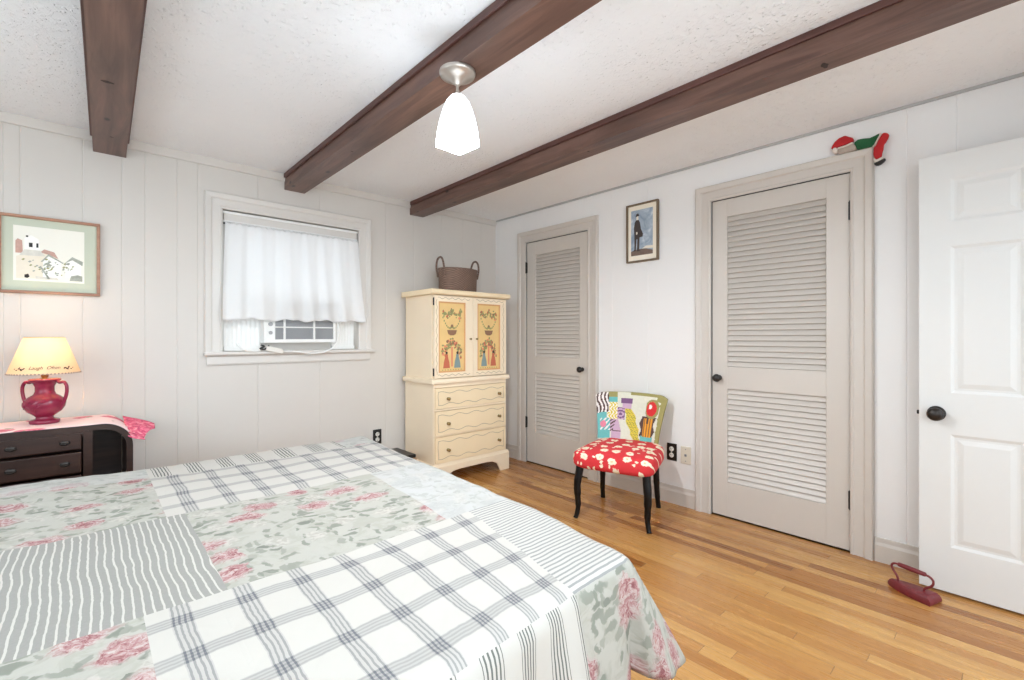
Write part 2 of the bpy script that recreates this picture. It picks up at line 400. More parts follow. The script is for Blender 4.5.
ORG = {}
def link(o, parent, world):
    C.objects.link(o); ORG[o.name] = Vector(world)
    if parent is not None:
        o.parent = parent; o.location = Vector(world)-ORG[parent.name]
    else: o.location = world
def obj(name, mb, mats, parent=None, smooth=0, bevel=0, seg=2, sub=0, solid=0, label=None, kind=None, keep=False, wn=True):
    me = bpy.data.meshes.new(name)
    lo = [min(p[i] for p in mb.v) for i in range(3)]; hi = [max(p[i] for p in mb.v) for i in range(3)]
    c = Vector([(a+b)/2 for a, b in zip(lo, hi)])
    if keep: c = Vector((0, 0, 0))
    me.from_pydata([tuple(Vector(p)-c) for p in mb.v], [], mb.f)
    for q in (mats if isinstance(mats, (list, tuple)) else [mats]): me.materials.append(M[q])
    me.polygons.foreach_set('material_index', mb.mi)
    if mb.uv:
        l = me.uv_layers.new(name='UVMap')
        for lp in me.loops: l.data[lp.index].uv = mb.uv[lp.vertex_index]
    b = bmesh.new(); b.from_mesh(me); bmesh.ops.recalc_face_normals(b, faces=b.faces); b.to_mesh(me); b.free()
    if smooth:
        me.polygons.foreach_set('use_smooth', [True]*len(me.polygons))
        if smooth < 180: me.set_sharp_from_angle(angle=R(smooth))
    me.update()
    o = bpy.data.objects.new(name, me); link(o, parent, c)
    if solid:
        d = o.modifiers.new('thickness', 'SOLIDIFY'); d.thickness = solid; d.offset = 0
    if bevel:
        d = o.modifiers.new('rounded edges', 'BEVEL'); d.width = bevel; d.segments = seg; d.limit_method = 'ANGLE'; d.angle_limit = R(40)
    if sub:
        d = o.modifiers.new('smooth', 'SUBSURF'); d.levels = sub; d.render_levels = sub
    if label: o['label'] = label
    if kind: o['kind'] = kind
    return o
def tag(o, label, cat, group=None, kind=None):
    o['label'] = label; o['category'] = cat
    if group: o['group'] = group
    if kind: o['kind'] = kind
    return o
def thing(name, loc, label, cat, group=None, kind=None):
    o = bpy.data.objects.new(name, None); o.empty_display_size = .1
    link(o, None, loc); return tag(o, label, cat, group, kind)

# ------------------------------------------------------------------ the room
XE, YN, ZC = 3.03, 3.54, 2.315
XW, YS = -1.20, -0.50
def build_wall(name, u0, u1, z0, z1, grooves, holes, place, mats, back):
    """panelled wall: V grooves at the given places, rectangular holes with reveals `back` deep"""
    gw, gd = .0045, .0022
    us = {u0: 0, u1: 0}
    for g in grooves: us[g-gw] = 0; us[g] = gd; us[g+gw] = 0
    for a, b, c, d, closed in holes: us[a] = 0; us[b] = 0
    ul = sorted(us); zl = sorted({z0, z1} | {h[2] for h in holes} | {h[3] for h in holes})
    mb = MB()
    for i in range(len(ul)-1):
        for j in range(len(zl)-1):
            cu, cz = (ul[i]+ul[i+1])/2, (zl[j]+zl[j+1])/2
            if any(a < cu < b and c < cz < d for a, b, c, d, _ in holes): continue
            mb.add([place(ul[i], us[ul[i]], zl[j]), place(ul[i+1], us[ul[i+1]], zl[j]),
                    place(ul[i+1], us[ul[i+1]], zl[j+1]), place(ul[i], us[ul[i]], zl[j+1])], [(0, 1, 2, 3)], 0)
    for a, b, c, d, closed in holes:
        q = [(a, c), (a, d), (b, d), (b, c)]
        for k in range(4):
            p, r = q[k], q[(k+1) % 4]
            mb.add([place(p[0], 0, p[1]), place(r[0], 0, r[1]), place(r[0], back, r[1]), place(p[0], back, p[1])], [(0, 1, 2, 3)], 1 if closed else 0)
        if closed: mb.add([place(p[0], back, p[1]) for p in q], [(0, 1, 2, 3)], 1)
    # outer skin
    q = [(u0, z0), (u0, z1), (u1, z1), (u1, z0)]
    bk = back+.02
    if not any(not h[4] for h in holes):
        mb.add([place(a, bk, c) for a, c in q], [(0, 1, 2, 3)], 0)
    o = obj(name, mb, mats, kind='structure', keep=True)
    return o
D1 = (2.372, 3.098, 2.032); D2 = (.608, 1.362, 2.046)
w = build_wall('wall_north', XW, XE, 0, ZC, [-1.0, -.72, -.52, -.309, -.248, -.006, .162, .268, .424, .534, .88, 1.30, 1.84, 2.1, 2.38, 2.62, 2.84],
               [(.667, 1.597, 1.06, 2.0, False)], lambda u, d, z: (u, YN+d, z), ['wall_grey', 'window_trim'], .14)
tag(w, 'light greige panelled wall behind the dresser, window and cream armoire', 'wall', kind='structure')
w = build_wall('wall_east', YS, YN, 0, ZC, [-.3, -.1, .195, .376, 1.50+.33, 2.14],
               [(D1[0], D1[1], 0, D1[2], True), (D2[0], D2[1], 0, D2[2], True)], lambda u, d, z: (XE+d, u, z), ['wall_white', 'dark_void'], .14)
tag(w, 'white wall with the two louvred closet doors', 'wall', kind='structure')
w = build_wall('wall_south', XW, XE, 0, ZC, [-.9, -.5, 1.6, 1.9], [(-.75, 1.45, .85, 2.15, False), (2.06, 2.84, 0, 1.99, False)], lambda u, d, z: (u, YS-d, z), ['wall_white', 'trim_grey'], .1)
tag(w, 'white wall at the near end of the room with added window and doorway', 'wall', kind='structure')
w = build_wall('wall_west', YS, YN, 0, ZC, [0, .4, 3.0], [(.8, 2.7, .9, 2.1, False)], lambda u, d, z: (XW-d, u, z), ['wall_grey', 'window_trim'], .1)
tag(w, 'greige wall at the head of the bed', 'wall', kind='structure')
fl = obj('floor', MB().box((XW-.1, YS-.9, -.06), (XE+.16, YN+.16, 0)), 'floor', kind='structure', keep=True)
tag(fl, 'honey oak strip floor', 'floor', kind='structure')
ce = obj('ceiling', MB().box((XW-.1, YS-.1, ZC), (XE+.16, YN+.16, ZC+.06)), 'ceiling', kind='structure', keep=True)
tag(ce, 'white textured plaster ceiling between dark beams', 'ceiling', kind='structure')

# hall stub beyond the doorway behind the viewer, so daylight there meets real surfaces
# trim along the ceiling
o = obj('trim_1', MB().prism([(YN-.012, ZC-.05), (YN, ZC-.05), (YN, ZC), (YN-.022, ZC)], 'x', XW, XE), 'wall_grey', kind='structure', bevel=.002)
tag(o, 'thin greige moulding where the window wall meets the ceiling', 'moulding', kind='structure')
o = obj('trim_2', MB().prism([(XE-.012, ZC-.013), (XE, ZC-.013), (XE, ZC), (XE-.012, ZC)], 'y', YS, YN-.023), 'seam_shadow', kind='structure')
tag(o, 'thin moulding, coloured grey for the shadow line where the closet wall meets the ceiling', 'moulding', kind='structure')

# baseboards
def bb_prof(wall, s): return [(wall, 0), (wall-s*.017, 0), (wall-s*.017, .085), (wall-s*.011, .1), (wall-s*.009, .122), (wall, .122)]
for k, (y0, y1, lb) in enumerate(((YS, D2[0]-.104, 'greige baseboard behind the red iron and white door'),
                                  (D2[1]+.104, D1[0]-.104, 'greige baseboard under the outlets behind the chair'),
                                  (D1[1]+.104, YN, 'short greige baseboard between the far closet door and the corner'))):
    o = obj('baseboard_east', MB().prism(bb_prof(XE, 1), 'y', y0, y1), 'trim_grey', kind='structure'); tag(o, lb, 'baseboard', kind='structure')
o = obj('baseboard_north', MB().prism([(b, c) for b, c in bb_prof(YN, 1)], 'x', XW, XE-.02), 'window_trim', kind='structure'); tag(o, 'grey baseboard along the window wall', 'baseboard', kind='structure')
o = obj('baseboard_west', MB().prism([(b, c) for b, c in bb_prof(XW, -1)], 'y', YS, YN-.02), 'window_trim', kind='structure'); tag(o, 'grey baseboard at the head of the bed', 'baseboard', kind='structure')

# casings: profile rings round three (door) or four sides
CAS = [(0, .006), (0, .014), (.012, .018), (.018, .014), (.058, .016), (.066, .024), (.094, .028), (.1, .022), (.102, 0)]
def casing(name, a, b, z0, z1, place, mat, closed, label):
    mb = MB(); rings = []
    for o_, t in CAS:
        if closed: pts = [(a-o_, z0-o_), (a-o_, z1+o_), (b+o_, z1+o_), (b+o_, z0-o_)]
        else: pts = [(a-o_, z0), (a-o_, z1+o_), (b+o_, z1+o_), (b+o_, z0)]
        rings.append([place(u, t, z) for u, z in pts])
    for j in range(len(CAS)-1):
        for i in range(4 if closed else 3):
            k = (i+1) % 4
            mb.add([rings[j][i], rings[j][k], rings[j+1][k], rings[j+1][i]], [(0, 1, 2, 3)])
    if not closed:
        for i in (0, 3):
            mb.add([r[i] for r in rings], [tuple(range(len(CAS)))])
    o = obj(name, mb, mat, kind='structure'); return tag(o, label, 'trim', kind='structure')
pe = lambda u, t, z: (XE-t, u, z)
casing('trim_3', D1[0], D1[1], 0, D1[2], pe, 'trim_grey', False, 'greige moulded casing round the far closet door')
casing('trim_4', D2[0], D2[1], 0, D2[2], pe, 'trim_grey', False, 'greige moulded casing round the near closet door, stuffed figure on top')
casing('trim_5', .667, 1.597, 1.06, 2.0, lambda u, t, z: (u, YN-t, z), 'window_trim', False, 'pale grey moulded casing round the window')

# beams
KNOTS = [(.070, 2.536, .022), (.105, 3.22, .008), (2.105, .506, .024), (2.10, 1.645, .010), (1.115, 2.55, .008)]
M['knot'] = paint('dark_wood_knot', (40, 27, 24), .6, .3, 60)
BEAMS = [(.036, .180, 'left dark beam, over the dresser and framed village picture'),
         (1.05, 1.187, 'middle dark beam that carries the pendant lamp'),
         (2.06, 2.19, 'right dark beam, nearest the closet wall')]
for a, b, lb in BEAMS:
    be = thing('ceiling_beam', ((a+b)/2, (YN+YS)/2, ZC), lb, 'beam', kind='structure')
    k = .0245 if a < 1 else .012 if a > 2 else 0       # the beams are not quite parallel
    skew = lambda p, q, y0, y1: [(p-k*(y1-y0), y0), (q-k*(y1-y0), y0), (q, y1), (p, y1)]
    bb = MB().prism(skew(a, b, YS, YN-.001), 'z', 2.208, ZC-.0005)
    for kx, ky, kr in KNOTS:
        if a-.06 < kx < b+.02: bb.prism([(kx+kr*math.cos(t*math.pi/6), ky+kr*(.45+.12*math.sin(t*2.3))*math.sin(t*math.pi/6)) for t in range(12)], 'z', 2.2074, 2.209, 1)
    obj('beam_board', bb, ['beam', 'knot'], be)
    for q, r in ((a-.013, a), (b, b+.013)):
        obj('beam_moulding', MB().prism(skew(q, r, YS, YN-.026), 'z', ZC-.03, ZC-.0005), 'beam_trim', be, bevel=.003)

# ------------------------------------------------------------------ louvred closet doors
def louvre_door(name, y0, y1, ztop, louvres, knob_y, knob_z, hinge_y, hinges, label):
    x0 = XE+.004; t = .034; g = .004
    d = thing(name, (XE, (y0+y1)/2, 0), label, 'door', kind='structure')
    a, b = y0+g, y1-g; zt = ztop-g; la, lb, pan = louvres
    mb = MB()
    mb.box((x0, a, .008), (x0+t, la, zt)); mb.box((x0, lb, .008), (x0+t, b, zt))
    zs = [.008] + [z for p in pan for z in p] + [zt]
    for k in range(0, len(zs), 2): mb.box((x0, la, zs[k]), (x0+t, lb, zs[k+1]))
    obj('door_frame', mb, 'trim_grey', d, bevel=.0015)
    for z0, z1 in pan:
        nsl = round((z1-z0)/.0335); p = (z1-z0)/nsl; s = MB()
        for k in range(nsl):
            z = z0+k*p
            # the slat falls towards the room
            s.prism([(x0+.004, z+.003), (x0+.010, z-.001+.001), (x0+.031, z+p*.92+.003), (x0+.026, z+p*.92+.010)], 'y', la, lb)
        obj('louver_panel', s, 'trim_grey', d)
    kb = MB().lathe([(.0001, 0), (.017, 0), (.018, .004), (.009, .008), (.008, .02), (.014, .026), (.023, .034), (.026, .043), (.023, .052), (.013, .058), (.0001, .06)], n=24)
    kb.xf(Matrix.Translation((x0, knob_y, knob_z)) @ Matrix.Rotation(R(-90), 4, 'Y')); obj('door_knob', kb, 'black', d, smooth=50)
    for z in hinges:
        h = MB().box((XE-.006, hinge_y-.012, z-.048), (XE+.003, hinge_y+.010, z+.048)); h.tube([(XE-.008, hinge_y, z-.052), (XE-.008, hinge_y, z+.052)], .006, 10)
        obj('door_hinge', h, 'black', d, smooth=40)
    return d
louvre_door('door_1', D1[0], D1[1], D1[2], (2.470, 2.988, [(.285, .828), (.978, 1.905)]), 2.438, .89, 3.098, (1.80, .37), 'far louvred closet door, knob on its right, beside the cream armoire')
louvre_door('door_2', D2[0], D2[1], D2[2], (.722, 1.262, [(.228, .826), (.968, 1.93)]), 1.312, .895, .608, (1.838, .283), 'near louvred closet door, knob on its left, facing the foot of the bed')

# open white six panel door, swung back in front of the closet wall
def panel_door():
    xf, t = 2.86, .035; y1, y0 = .312, -.452; z0, z1 = .012, 1.985
    d = thing('door_3', (xf, y0, 0), 'open white six-panel door with dark knob, red iron at its foot', 'door', kind='structure')
    cols = [(-.355, -.125), (-.02, .205)]; rows = [(.215, .722), (.908, 1.566), (1.675, 1.872)]
    mb = MB(); ys = sorted({y0, y1, *[q for c in cols for q in c]}); zs = sorted({z0, z1, *[q for r in rows for q in r]})
    for x, s in ((xf, 1), (xf+t, -1)):
        for i in range(len(ys)-1):
            for j in range(len(zs)-1):
                a, b, c, e = ys[i], ys[i+1], zs[j], zs[j+1]
                if (a, b) in cols and (c, e) in rows:
                    rg = [(0, 0), (.004, .002), (.012, .0055), (.022, .0055), (.042, .001)]
                    R_ = [[(x+s*dp, a+o, c+o), (x+s*dp, b-o, c+o), (x+s*dp, b-o, e-o), (x+s*dp, a+o, e-o)] for o, dp in rg]
                    for k in range(len(rg)-1):
                        for q in range(4):
                            mb.add([R_[k][q], R_[k][(q+1) % 4], R_[k+1][(q+1) % 4], R_[k+1][q]], [(0, 1, 2, 3)])
                    mb.add(R_[-1], [(0, 1, 2, 3)])
                else: mb.add([(x, a, c), (x, b, c), (x, b, e), (x, a, e)], [(0, 1, 2, 3)])
    for a, b in (((y0, z0), (y0, z1)), ((y0, z1), (y1, z1)), ((y1, z1), (y1, z0)), ((y1, z0), (y0, z0))):
        mb.add([(xf, *a), (xf, *b), (xf+t, *b), (xf+t, *a)], [(0, 1, 2, 3)])
    obj('door_panel', mb, 'door_white', d)
    for s, x in ((-1, xf), (1, xf+t)):
        kb = MB().lathe([(.0001, 0), (.031, 0), (.033, .004), (.026, .009), (.012, .012), (.011, .026), (.017, .032), (.028, .040), (.030, .050), (.025, .059), (.012, .064), (.0001, .065)], n=28)
        kb.xf(Matrix.Translation((x, .252, .812)) @ Matrix.Rotation(R(90*s), 4, 'Y')); obj('door_knob', kb, 'bronze', d, smooth=50)
    obj('door_latch', MB().box((xf+.008, y1, .800), (xf+.022, y1+.010, .818)), 'bronze', d, bevel=.003)
    for z in (.25, 1.0, 1.75):
        obj('door_hinge', MB().tube([(xf-.004, y0-.004, z-.045), (xf-.004, y0-.004, z+.045)], .006), 'bronze', d, smooth=40)
panel_door()

# ------------------------------------------------------------------ window
def build_window():
    w = thing('window_1', (1.132, YN, 1.06), 'small sash window behind the white curtain on the greige wall', 'window', kind='structure')
    obj('window_sill', MB().box((.56, YN-.055, 1.040), (1.722, YN+.14, 1.062)), 'window_trim', w, bevel=.006, seg=3)
    obj('window_apron', MB().prism([(YN, .975), (YN-.014, .975), (YN-.018, .985), (YN-.018, 1.03), (YN-.024, 1.04), (YN, 1.04)], 'x', .578, 1.690), 'window_trim', w)
    yb = YN+.085
    f = MB(); f.box((.667, yb, 1.062), (.70, yb+.05, 2.0)); f.box((1.564, yb, 1.062), (1.597, yb+.05, 2.0)); f.box((.70, yb, 1.965), (1.564, yb+.05, 2.0)); f.box((.70, yb, 1.062), (1.564, yb+.05, 1.125))
    obj('window_frame', f, 'window_trim', w, bevel=.003)
    s = MB(); s.box((.70, yb+.01, 1.36), (.74, yb+.04, 1.965)); s.box((1.524, yb+.01, 1.36), (1.564, yb+.04, 1.965)); s.box((.74, yb+.01, 1.92), (1.524, yb+.04, 1.965)); s.box((.74, yb+.01, 1.43), (1.524, yb+.04, 1.48))
    s.box((1.125, yb+.015, 1.48), (1.139, yb+.035, 1.92))
    sash = obj('window_sash', s, 'white_plastic', w, bevel=.003)
    obj('window_pane', MB().box((.74, yb+.022, 1.48), (1.524, yb+.026, 1.92)), 'glass', sash)
build_window()
for nm, q in (('added_window_west', None), ('added_window_south', None)):  # unseen windows, added where the fill lights stand
    if nm == 'added_window_west': a, b, c, d, pl, lb = .8, 2.7, .9, 2.1, (lambda u, t, z: (XW-.05+t, u, z)), 'unseen white window added over the head of the bed to light the room'
    else: a, b, c, d, pl, lb = -.75, 1.45, .85, 2.15, (lambda u, t, z: (u, YS-.06+t, z)), 'unseen white window added at the near end of the room to light it'
    mb = MB()
    for (u0, u1, z0, z1) in ((a, a+.04, c, d), (b-.04, b, c, d), (a+.04, b-.04, c, c+.04), (a+.04, b-.04, d-.04, d), ((a+b)/2-.02, (a+b)/2+.02, c+.04, d-.04)):
        p0, p1 = pl(u0, 0, z0), pl(u1, .03, z1); mb.box(p0, p1)
    o = obj(nm, mb, 'white_plastic', kind='structure'); tag(o, lb, 'window', kind='structure')

# roller shade, curtain rod and curtain
rs = thing('roller_shade', (1.132, YN, 1.95), 'rolled-up grey roller shade at the top of the window', 'shade')
def rolled():
    mb = MB(); mb.prism([(YN+.004, 1.928), (YN+.03, 1.924), (YN+.042, 1.945), (YN+.042, 1.985), (YN+.004, 1.985)], 'x', .676, 1.588)
    return mb
obj('shade_roll', rolled(), 'window_trim', rs, bevel=.003)
obj('shade_valance', MB().box((.670, YN-.002, 1.976), (1.594, YN+.05, 1.992)), 'white_plastic', rs, bevel=.003)
obj('shade_hem_bar', MB().box((.672, YN-.001, 1.918), (1.592, YN+.012, 1.931)), 'white_plastic', rs, bevel=.003)
rod = obj('curtain_rod', MB().tube([(.672, YN-.008, 1.908), (1.592, YN-.008, 1.908)], .0065, 12), 'black', smooth=60)
tag(rod, 'thin dark rod carrying the white curtain', 'curtain rod')
cu = MB(); rows = []
NCU, NRU = 150, 40
for j in range(NRU+1):
    t = j/NRU; row = []
    for i in range(NCU+1):
        s = i/NCU
        x = .680+.905*s; flare = (s-.5)*.055*t
        fold = math.sin(s*42+1.2*math.sin(s*9))*(.004+.010*t)+math.sin(s*97)*.002*(1-t*.5)
        z = 1.915-t*(.642+.006*math.sin(s*26)+.004*math.sin(s*61)) 
        y = YN-.022-.050*t*t-.02*t+fold
        if t < .04: z += .004*math.sin(s*150)
        row.append((x+flare, y, z))
    rows.append(row)
cu.sheet(rows)
o = obj('window_curtain', cu, 'sheer', smooth=180, solid=.0012); tag(o, 'short white sheer gathered curtain hanging over the window and air conditioner', 'curtain')

# air conditioner in the window
ac = thing('air_conditioner', (1.155, 3.52, 1.12), 'white window air conditioner below the curtain hem', 'air conditioner')
AX0, AX1, AY, AZ0, AZ1 = .905, 1.402, 3.497, 1.118, 1.425
b = MB(); b.box((AX0, AY+.02, AZ0), (AX1, YN+.3, AZ1)); obj('casing', b, 'white_plastic', ac, bevel=.006)
fr = MB(); fr.box((AX0, AY, AZ0), (AX1, AY+.02, AZ0+.024)); fr.box((AX0, AY, AZ1-.02), (AX1, AY+.02, AZ1)); fr.box((AX0, AY, AZ0+.024), (AX0+.02, AY+.02, AZ1-.02)); fr.box((AX1-.018, AY, AZ0+.024), (AX1, AY+.02, AZ1-.02))
fr.box((AX0+.068, AY+.002, AZ0+.024), (AX0+.074, AY+.02, AZ1-.02))
fr.box((AX0+.128, AY+.001, AZ0+.024), (AX0+.142, AY+.02, AZ1-.02)); fr.box((AX0+.332, AY+.001, AZ0+.024), (AX0+.346, AY+.02, AZ1-.02))
for z in (AZ0+.105, AZ0+.195): fr.box((AX0+.074, AY+.001, z), (AX1-.018, AY+.02, z+.009))
obj('front_frame', fr, 'white_plastic', ac, bevel=.002)
gr = MB()
for k in range(44):
    z = AZ0+.028+k*.0059; gr.box((AX0+.074, AY+.006, z), (AX1-.018, AY+.02, z+.0028))
gr.box((AX0+.074, AY+.014, AZ0+.024), (AX1-.018, AY+.02, AZ1-.02))
obj('grille', gr, 'grey_plastic', ac)
cp = MB().box((AX0+.02, AY+.006, AZ0+.024), (AX0+.068, AY+.02, AZ1-.02)); pnl = obj('control_panel', cp, 'grey_plastic', ac)
pnl.data.materials[0] = M['white_plastic']
for z, r in ((AZ0+.07, .012), (AZ0+.13, .014)):
    kb = MB().lathe([(r, 0), (r, .008), (r*.8, .012), (.0001, .012)], n=20); kb.xf(Matrix.Translation((AX0+.044, AY+.006, z)) @ Matrix.Rotation(R(90), 4, 'X')); obj('control_knob', kb, 'grey_plastic', pnl, smooth=40)
for a, b_ in ((.684, AX0), (AX1, 1.580)):
    pm = MB(); nfold = 8
    for k in range(nfold):
        u0, u1 = a+(b_-a)*k/nfold, a+(b_-a)*(k+1)/nfold
        pm.prism([(u0, YN+.045), ((u0+u1)/2, YN+.042), (u1, YN+.045), (u1, YN+.055), (u0, YN+.055)], 'z', 1.085, 1.42)
    pm.box((a, YN+.03, 1.066), (b_, YN+.06, 1.09)); obj('side_panel', pm, 'white_plastic', ac)
def spline(pts, n=8):
    out = []; P = [Vector(p) for p in pts]; P = [P[0]*2-P[1]]+P+[P[-1]*2-P[-2]]
    for i in range(1, len(P)-2):
        for k in range(n):
            t = k/n; a, b, c, d = P[i-1], P[i], P[i+1], P[i+2]
            out.append(.5*((2*b)+(c-a)*t+(2*a-5*b+4*c-d)*t*t+(3*b-a-3*c+d)*t**3))
    out.append(P[-2]); return out
yc = YN-.062
cord = obj('power_cord', MB().tube(spline([(1.415, YN-.03, 1.30), (1.425, YN-.045, 1.20), (1.39, yc, 1.10), (1.32, yc-.004, 1.052), (1.22, yc-.004, 1.040), (1.10, yc-.004, 1.055), (1.02, yc-.004, 1.058)]), .006, 8), 'white_plastic', ac, smooth=60)
pb = MB().prism([(0, -.016), (.105, -.016), (.115, -.006), (.115, .008), (.1, .018), (.008, .018), (0, .01)], 'y', -.014, .014)
pb.xf(Matrix.Translation((.91, yc-.006, 1.082)) @ Matrix.Rotation(R(14), 4, 'Y')); box = obj('plug_box', pb, 'socket_white', cord, bevel=.004)
cord2 = MB().tube(spline([(.905, yc, 1.088), (.86, yc-.004, 1.064), (.80, yc, 1.068), (.765, yc+.01, 1.085), (.745, yc+.02, 1.12)]), .005, 8)
obj('plug_lead', cord2, 'white_plastic', cord, smooth=60)
obj('cable_tie', MB().tube(spline([(.88, yc-.01, 1.105), (.90, yc-.014, 1.094), (.875, yc-.014, 1.080), (.905, yc-.014, 1.076), (.93, yc-.012, 1.10)]), .006, 8), 'black', cord, smooth=60)

# ------------------------------------------------------------------ pictures
def poly_y(mb, pts, y, t, m): mb.prism(pts, 'y', y-t, y, m)
def pic_village():
    x0, x1, z0, z1 = -.328, .066, 1.388, 1.797; y = YN-.001
    p = thing('framed_picture', ((x0+x1)/2, YN, z0), 'framed village watercolour with sage mat on the panelled wall above the lamp', 'picture')
    fw = .015; mb = MB()
    for a, b in (((x0, z0), (x1, z0+fw)), ((x0, z1-fw), (x1, z1)), ((x0, z0+fw), (x0+fw, z1-fw)), ((x1-fw, z0+fw), (x1, z1-fw))): mb.box((a[0], y-.028, a[1]), (b[0], y, b[1]))
    obj('frame', mb, 'frame_wood', p, bevel=.003)
    obj('mat', MB().box((x0+fw, y-.012, z0+fw), (x1-fw, y-.004, z1-fw)), 'mat_green', p)
    X0, X1, Z0, Z1 = -.272, .0, 1.455, 1.742
    a = MB(); q = y-.012
    a.box((X0, q-.001, Z0), (X1, q, Z1), 0)
    def P(pts, m, k=1): poly_y(a, [(X0+u*(X1-X0), Z0+v*(Z1-Z0)) for u, v in pts], q-.001, .0004*k, m)
    P([(.04, .04), (.04, .44), (.2, .52), (.36, .56), (.52, .5), (.6, .46), (.6, .06)], 4)
    P([(.03, .5), (.03, .72), (.06, .76), (.12, .73), (.13, .5)], 3, 2)
    P([(.15, .56), (.15, .78), (.24, .84), (.34, .78), (.36, .56)], 5, 2)
    P([(.21, .62), (.21, .7), (.26, .7), (.26, .62)], 6, 3); P([(.17, .8), (.17, .83), (.20, .83), (.20, .8)], 6, 3); P([(.31, .62), (.31, .7), (.34, .7), (.34, .62)], 6, 3)
    P([(.08, .46), (.15, .57), (.36, .57), (.44, .47)], 1, 3)
    P([(.36, .54), (.42, .6), (.56, .56), (.62, .44), (.5, .5)], 3, 2)
    P([(.04, .06), (.04, .44), (.38, .46), (.38, .06)], 4, 2)
    P([(.40, .08), (.40, .4), (.48, .5), (.66, .4), (.66, .08)], 5, 2)
    P([(.38, .38), (.48, .52), (.68, .38), (.66, .37), (.48, .48), (.40, .37)], 2, 3)
    P([(.72, .1), (.72, .38), (.82, .46), (.95, .4), (.95, .1)], 5, 2)
    P([(.70, .36), (.82, .5), (.98, .42), (.97, .34), (.82, .44)], 2, 3)
    P([(.78, .04), (.8, .13), (.9, .16), (.97, .14), (.97, .04)], 2, 3); P([(.3, .04), (.3, .09), (.6, .08), (.62, .04)], 1, 3)
    rn = random.Random(3)
    for cx, cy, nn in ((.48, .3, 26), (.74, .3, 18), (.28, .32, 9), (.45, .2, 12)):
        for k in range(nn):
            u, v = cx+rn.gauss(0, .065), cy+rn.gauss(0, .07); s = rn.uniform(.008, .020)
            P([(u-s*1.4, v-s*.4), (u, v-s), (u+s*1.4, v+s*.4), (u, v+s)], 2 if k % 3 else 7, 4+3*rn.random())
    P([(.15, .06), (.15, .11), (.2, .13), (.22, .08), (.19, .05)], 6, 4); P([(.47, .05), (.36, .28), (.37, .29), (.50, .06)], 2, 3)
    obj('print', a, ['paper', 'wash_grey', 'wash_dark', 'wash_red', 'wash_cream', 'wash_white', 'ink', 'leaf_green'], p)
pic_village()
def pic_man():
    y0, y1, z0, z1 = 1.736, 2.0, 1.712, 2.144; x = XE-.001
    p = thing('framed_picture', (XE, (y0+y1)/2, z0), 'small framed print of a standing man in a dark coat between the closet doors', 'picture')
    fw = .012; mb = MB()
    for a, b in (((y0, z0), (y1, z0+fw)), ((y0, z1-fw), (y1, z1)), ((y0, z0+fw), (y0+fw, z1-fw)), ((y1-fw, z0+fw), (y1, z1-fw))): mb.box((x-.026, a[0], a[1]), (x, b[0], b[1]))
    obj('frame', mb, 'frame_gold', p, bevel=.003)
    obj('mat', MB().box((x-.010, y0+fw, z0+fw), (x-.003, y1-fw, z1-fw)), 'mat_cream', p)
    Y0, Y1, Z0, Z1 = 1.783, 1.964, 1.762, 2.098; a = MB(); q = x-.010
    a.box((q-.001, Y0, Z0), (q, Y1, Z1), 0)
    # s runs left to right as seen from the room (decreasing y)
    def P(pts, m, k=1): a.prism([(Y1-s*(Y1-Y0), Z0+t*(Z1-Z0)) for s, t in pts], 'x', q-.001-.0004*k, q-.001, m)
    P([(0, 0), (0, .1), (.3, .14), (.7, .13), (1, .08), (1, 0)], 1)
    P([(.5, .14), (1, .12), (1, .18), (.7, .19)], 4)
    P([(.16, .42), (.14, .62), (.18, .74), (.24, .78), (.36, .78), (.42, .72), (.46, .58), (.56, .46), (.54, .40), (.40, .39), (.38, .12), (.46, .09), (.28, .09), (.30, .36), (.26, .36), (.22, .10), (.1, .10), (.16, .14)], 2, 2)
    P([(.26, .78), (.25, .84), (.29, .88), (.34, .86), (.35, .79)], 3, 3)
    P([(.21, .85), (.25, .91), (.33, .93), (.40, .87), (.3, .86)], 2, 4)
    P([(.24, .46), (.24, .52), (.30, .52), (.31, .47)], 3, 3)
    obj('print', a, ['sky_print', 'earth', 'coat', 'wash_cream', 'wash_cream'], p)
pic_man()

# ------------------------------------------------------------------ outlets
def outlet(pos, wall, plate, socket, label, group=None, kind='duplex'):
    o = thing('wall_outlet', pos, label, 'outlet', group)
    def T(mb):
        if wall == 'east': return mb.xf(Matrix.Translation(pos) @ Matrix.Rotation(R(-90), 4, 'Z'))
        return mb.xf(Matrix.Translation(pos))
    obj('cover_plate', T(MB().box((-.037, -.006, -.06), (.037, 0, .06))), plate, o, bevel=.003)
    if kind == 'duplex':
        for z in (-.0215, .0215):
            s = MB().lathe([(.0165, 0), (.0165, .004), (.015, .005), (.0001, .005)], n=24); s.xf(Matrix.Translation((0, -.006, z)) @ Matrix.Rotation(R(90), 4, 'X'))
            so = obj('socket', T(s), socket, o, smooth=40)
            h = MB(); h.box((-.0075, -.0118, z+.000), (-.0045, -.0105, z+.009)); h.box((.0045, -.0118, z+.001), (.0075, -.0105, z+.008)); h.box((-.002, -.0118, z-.009), (.002, -.0105, z-.005))
            obj('slot', T(h), 'black', so)
    else:
        s = MB().box((-.008, -.010, -.008), (.008, -.006, .008)); obj('jack', T(s), 'mid_grey', o, bevel=.002)
    for z in ((0,) if kind == 'duplex' else (-.04, .04)):
        k = MB().lathe([(.0035, 0), (.0035, .0015), (.0001, .002)], n=12); k.xf(Matrix.Translation((0, -.006, z)) @ Matrix.Rotation(R(90), 4, 'X'))
        obj('screw', T(k), 'mid_grey' if kind != 'duplex' else socket, o)
outlet((XE-.0005, 1.640, .355), 'east', 'black', 'socket_white', 'black outlet plate with white sockets on the closet wall beside the chair')
outlet((XE-.0005, 1.537, .350), 'east', 'socket_beige', 'socket_beige', 'beige wall plate with a small jack, right of the black outlet by the chair', kind='jack')
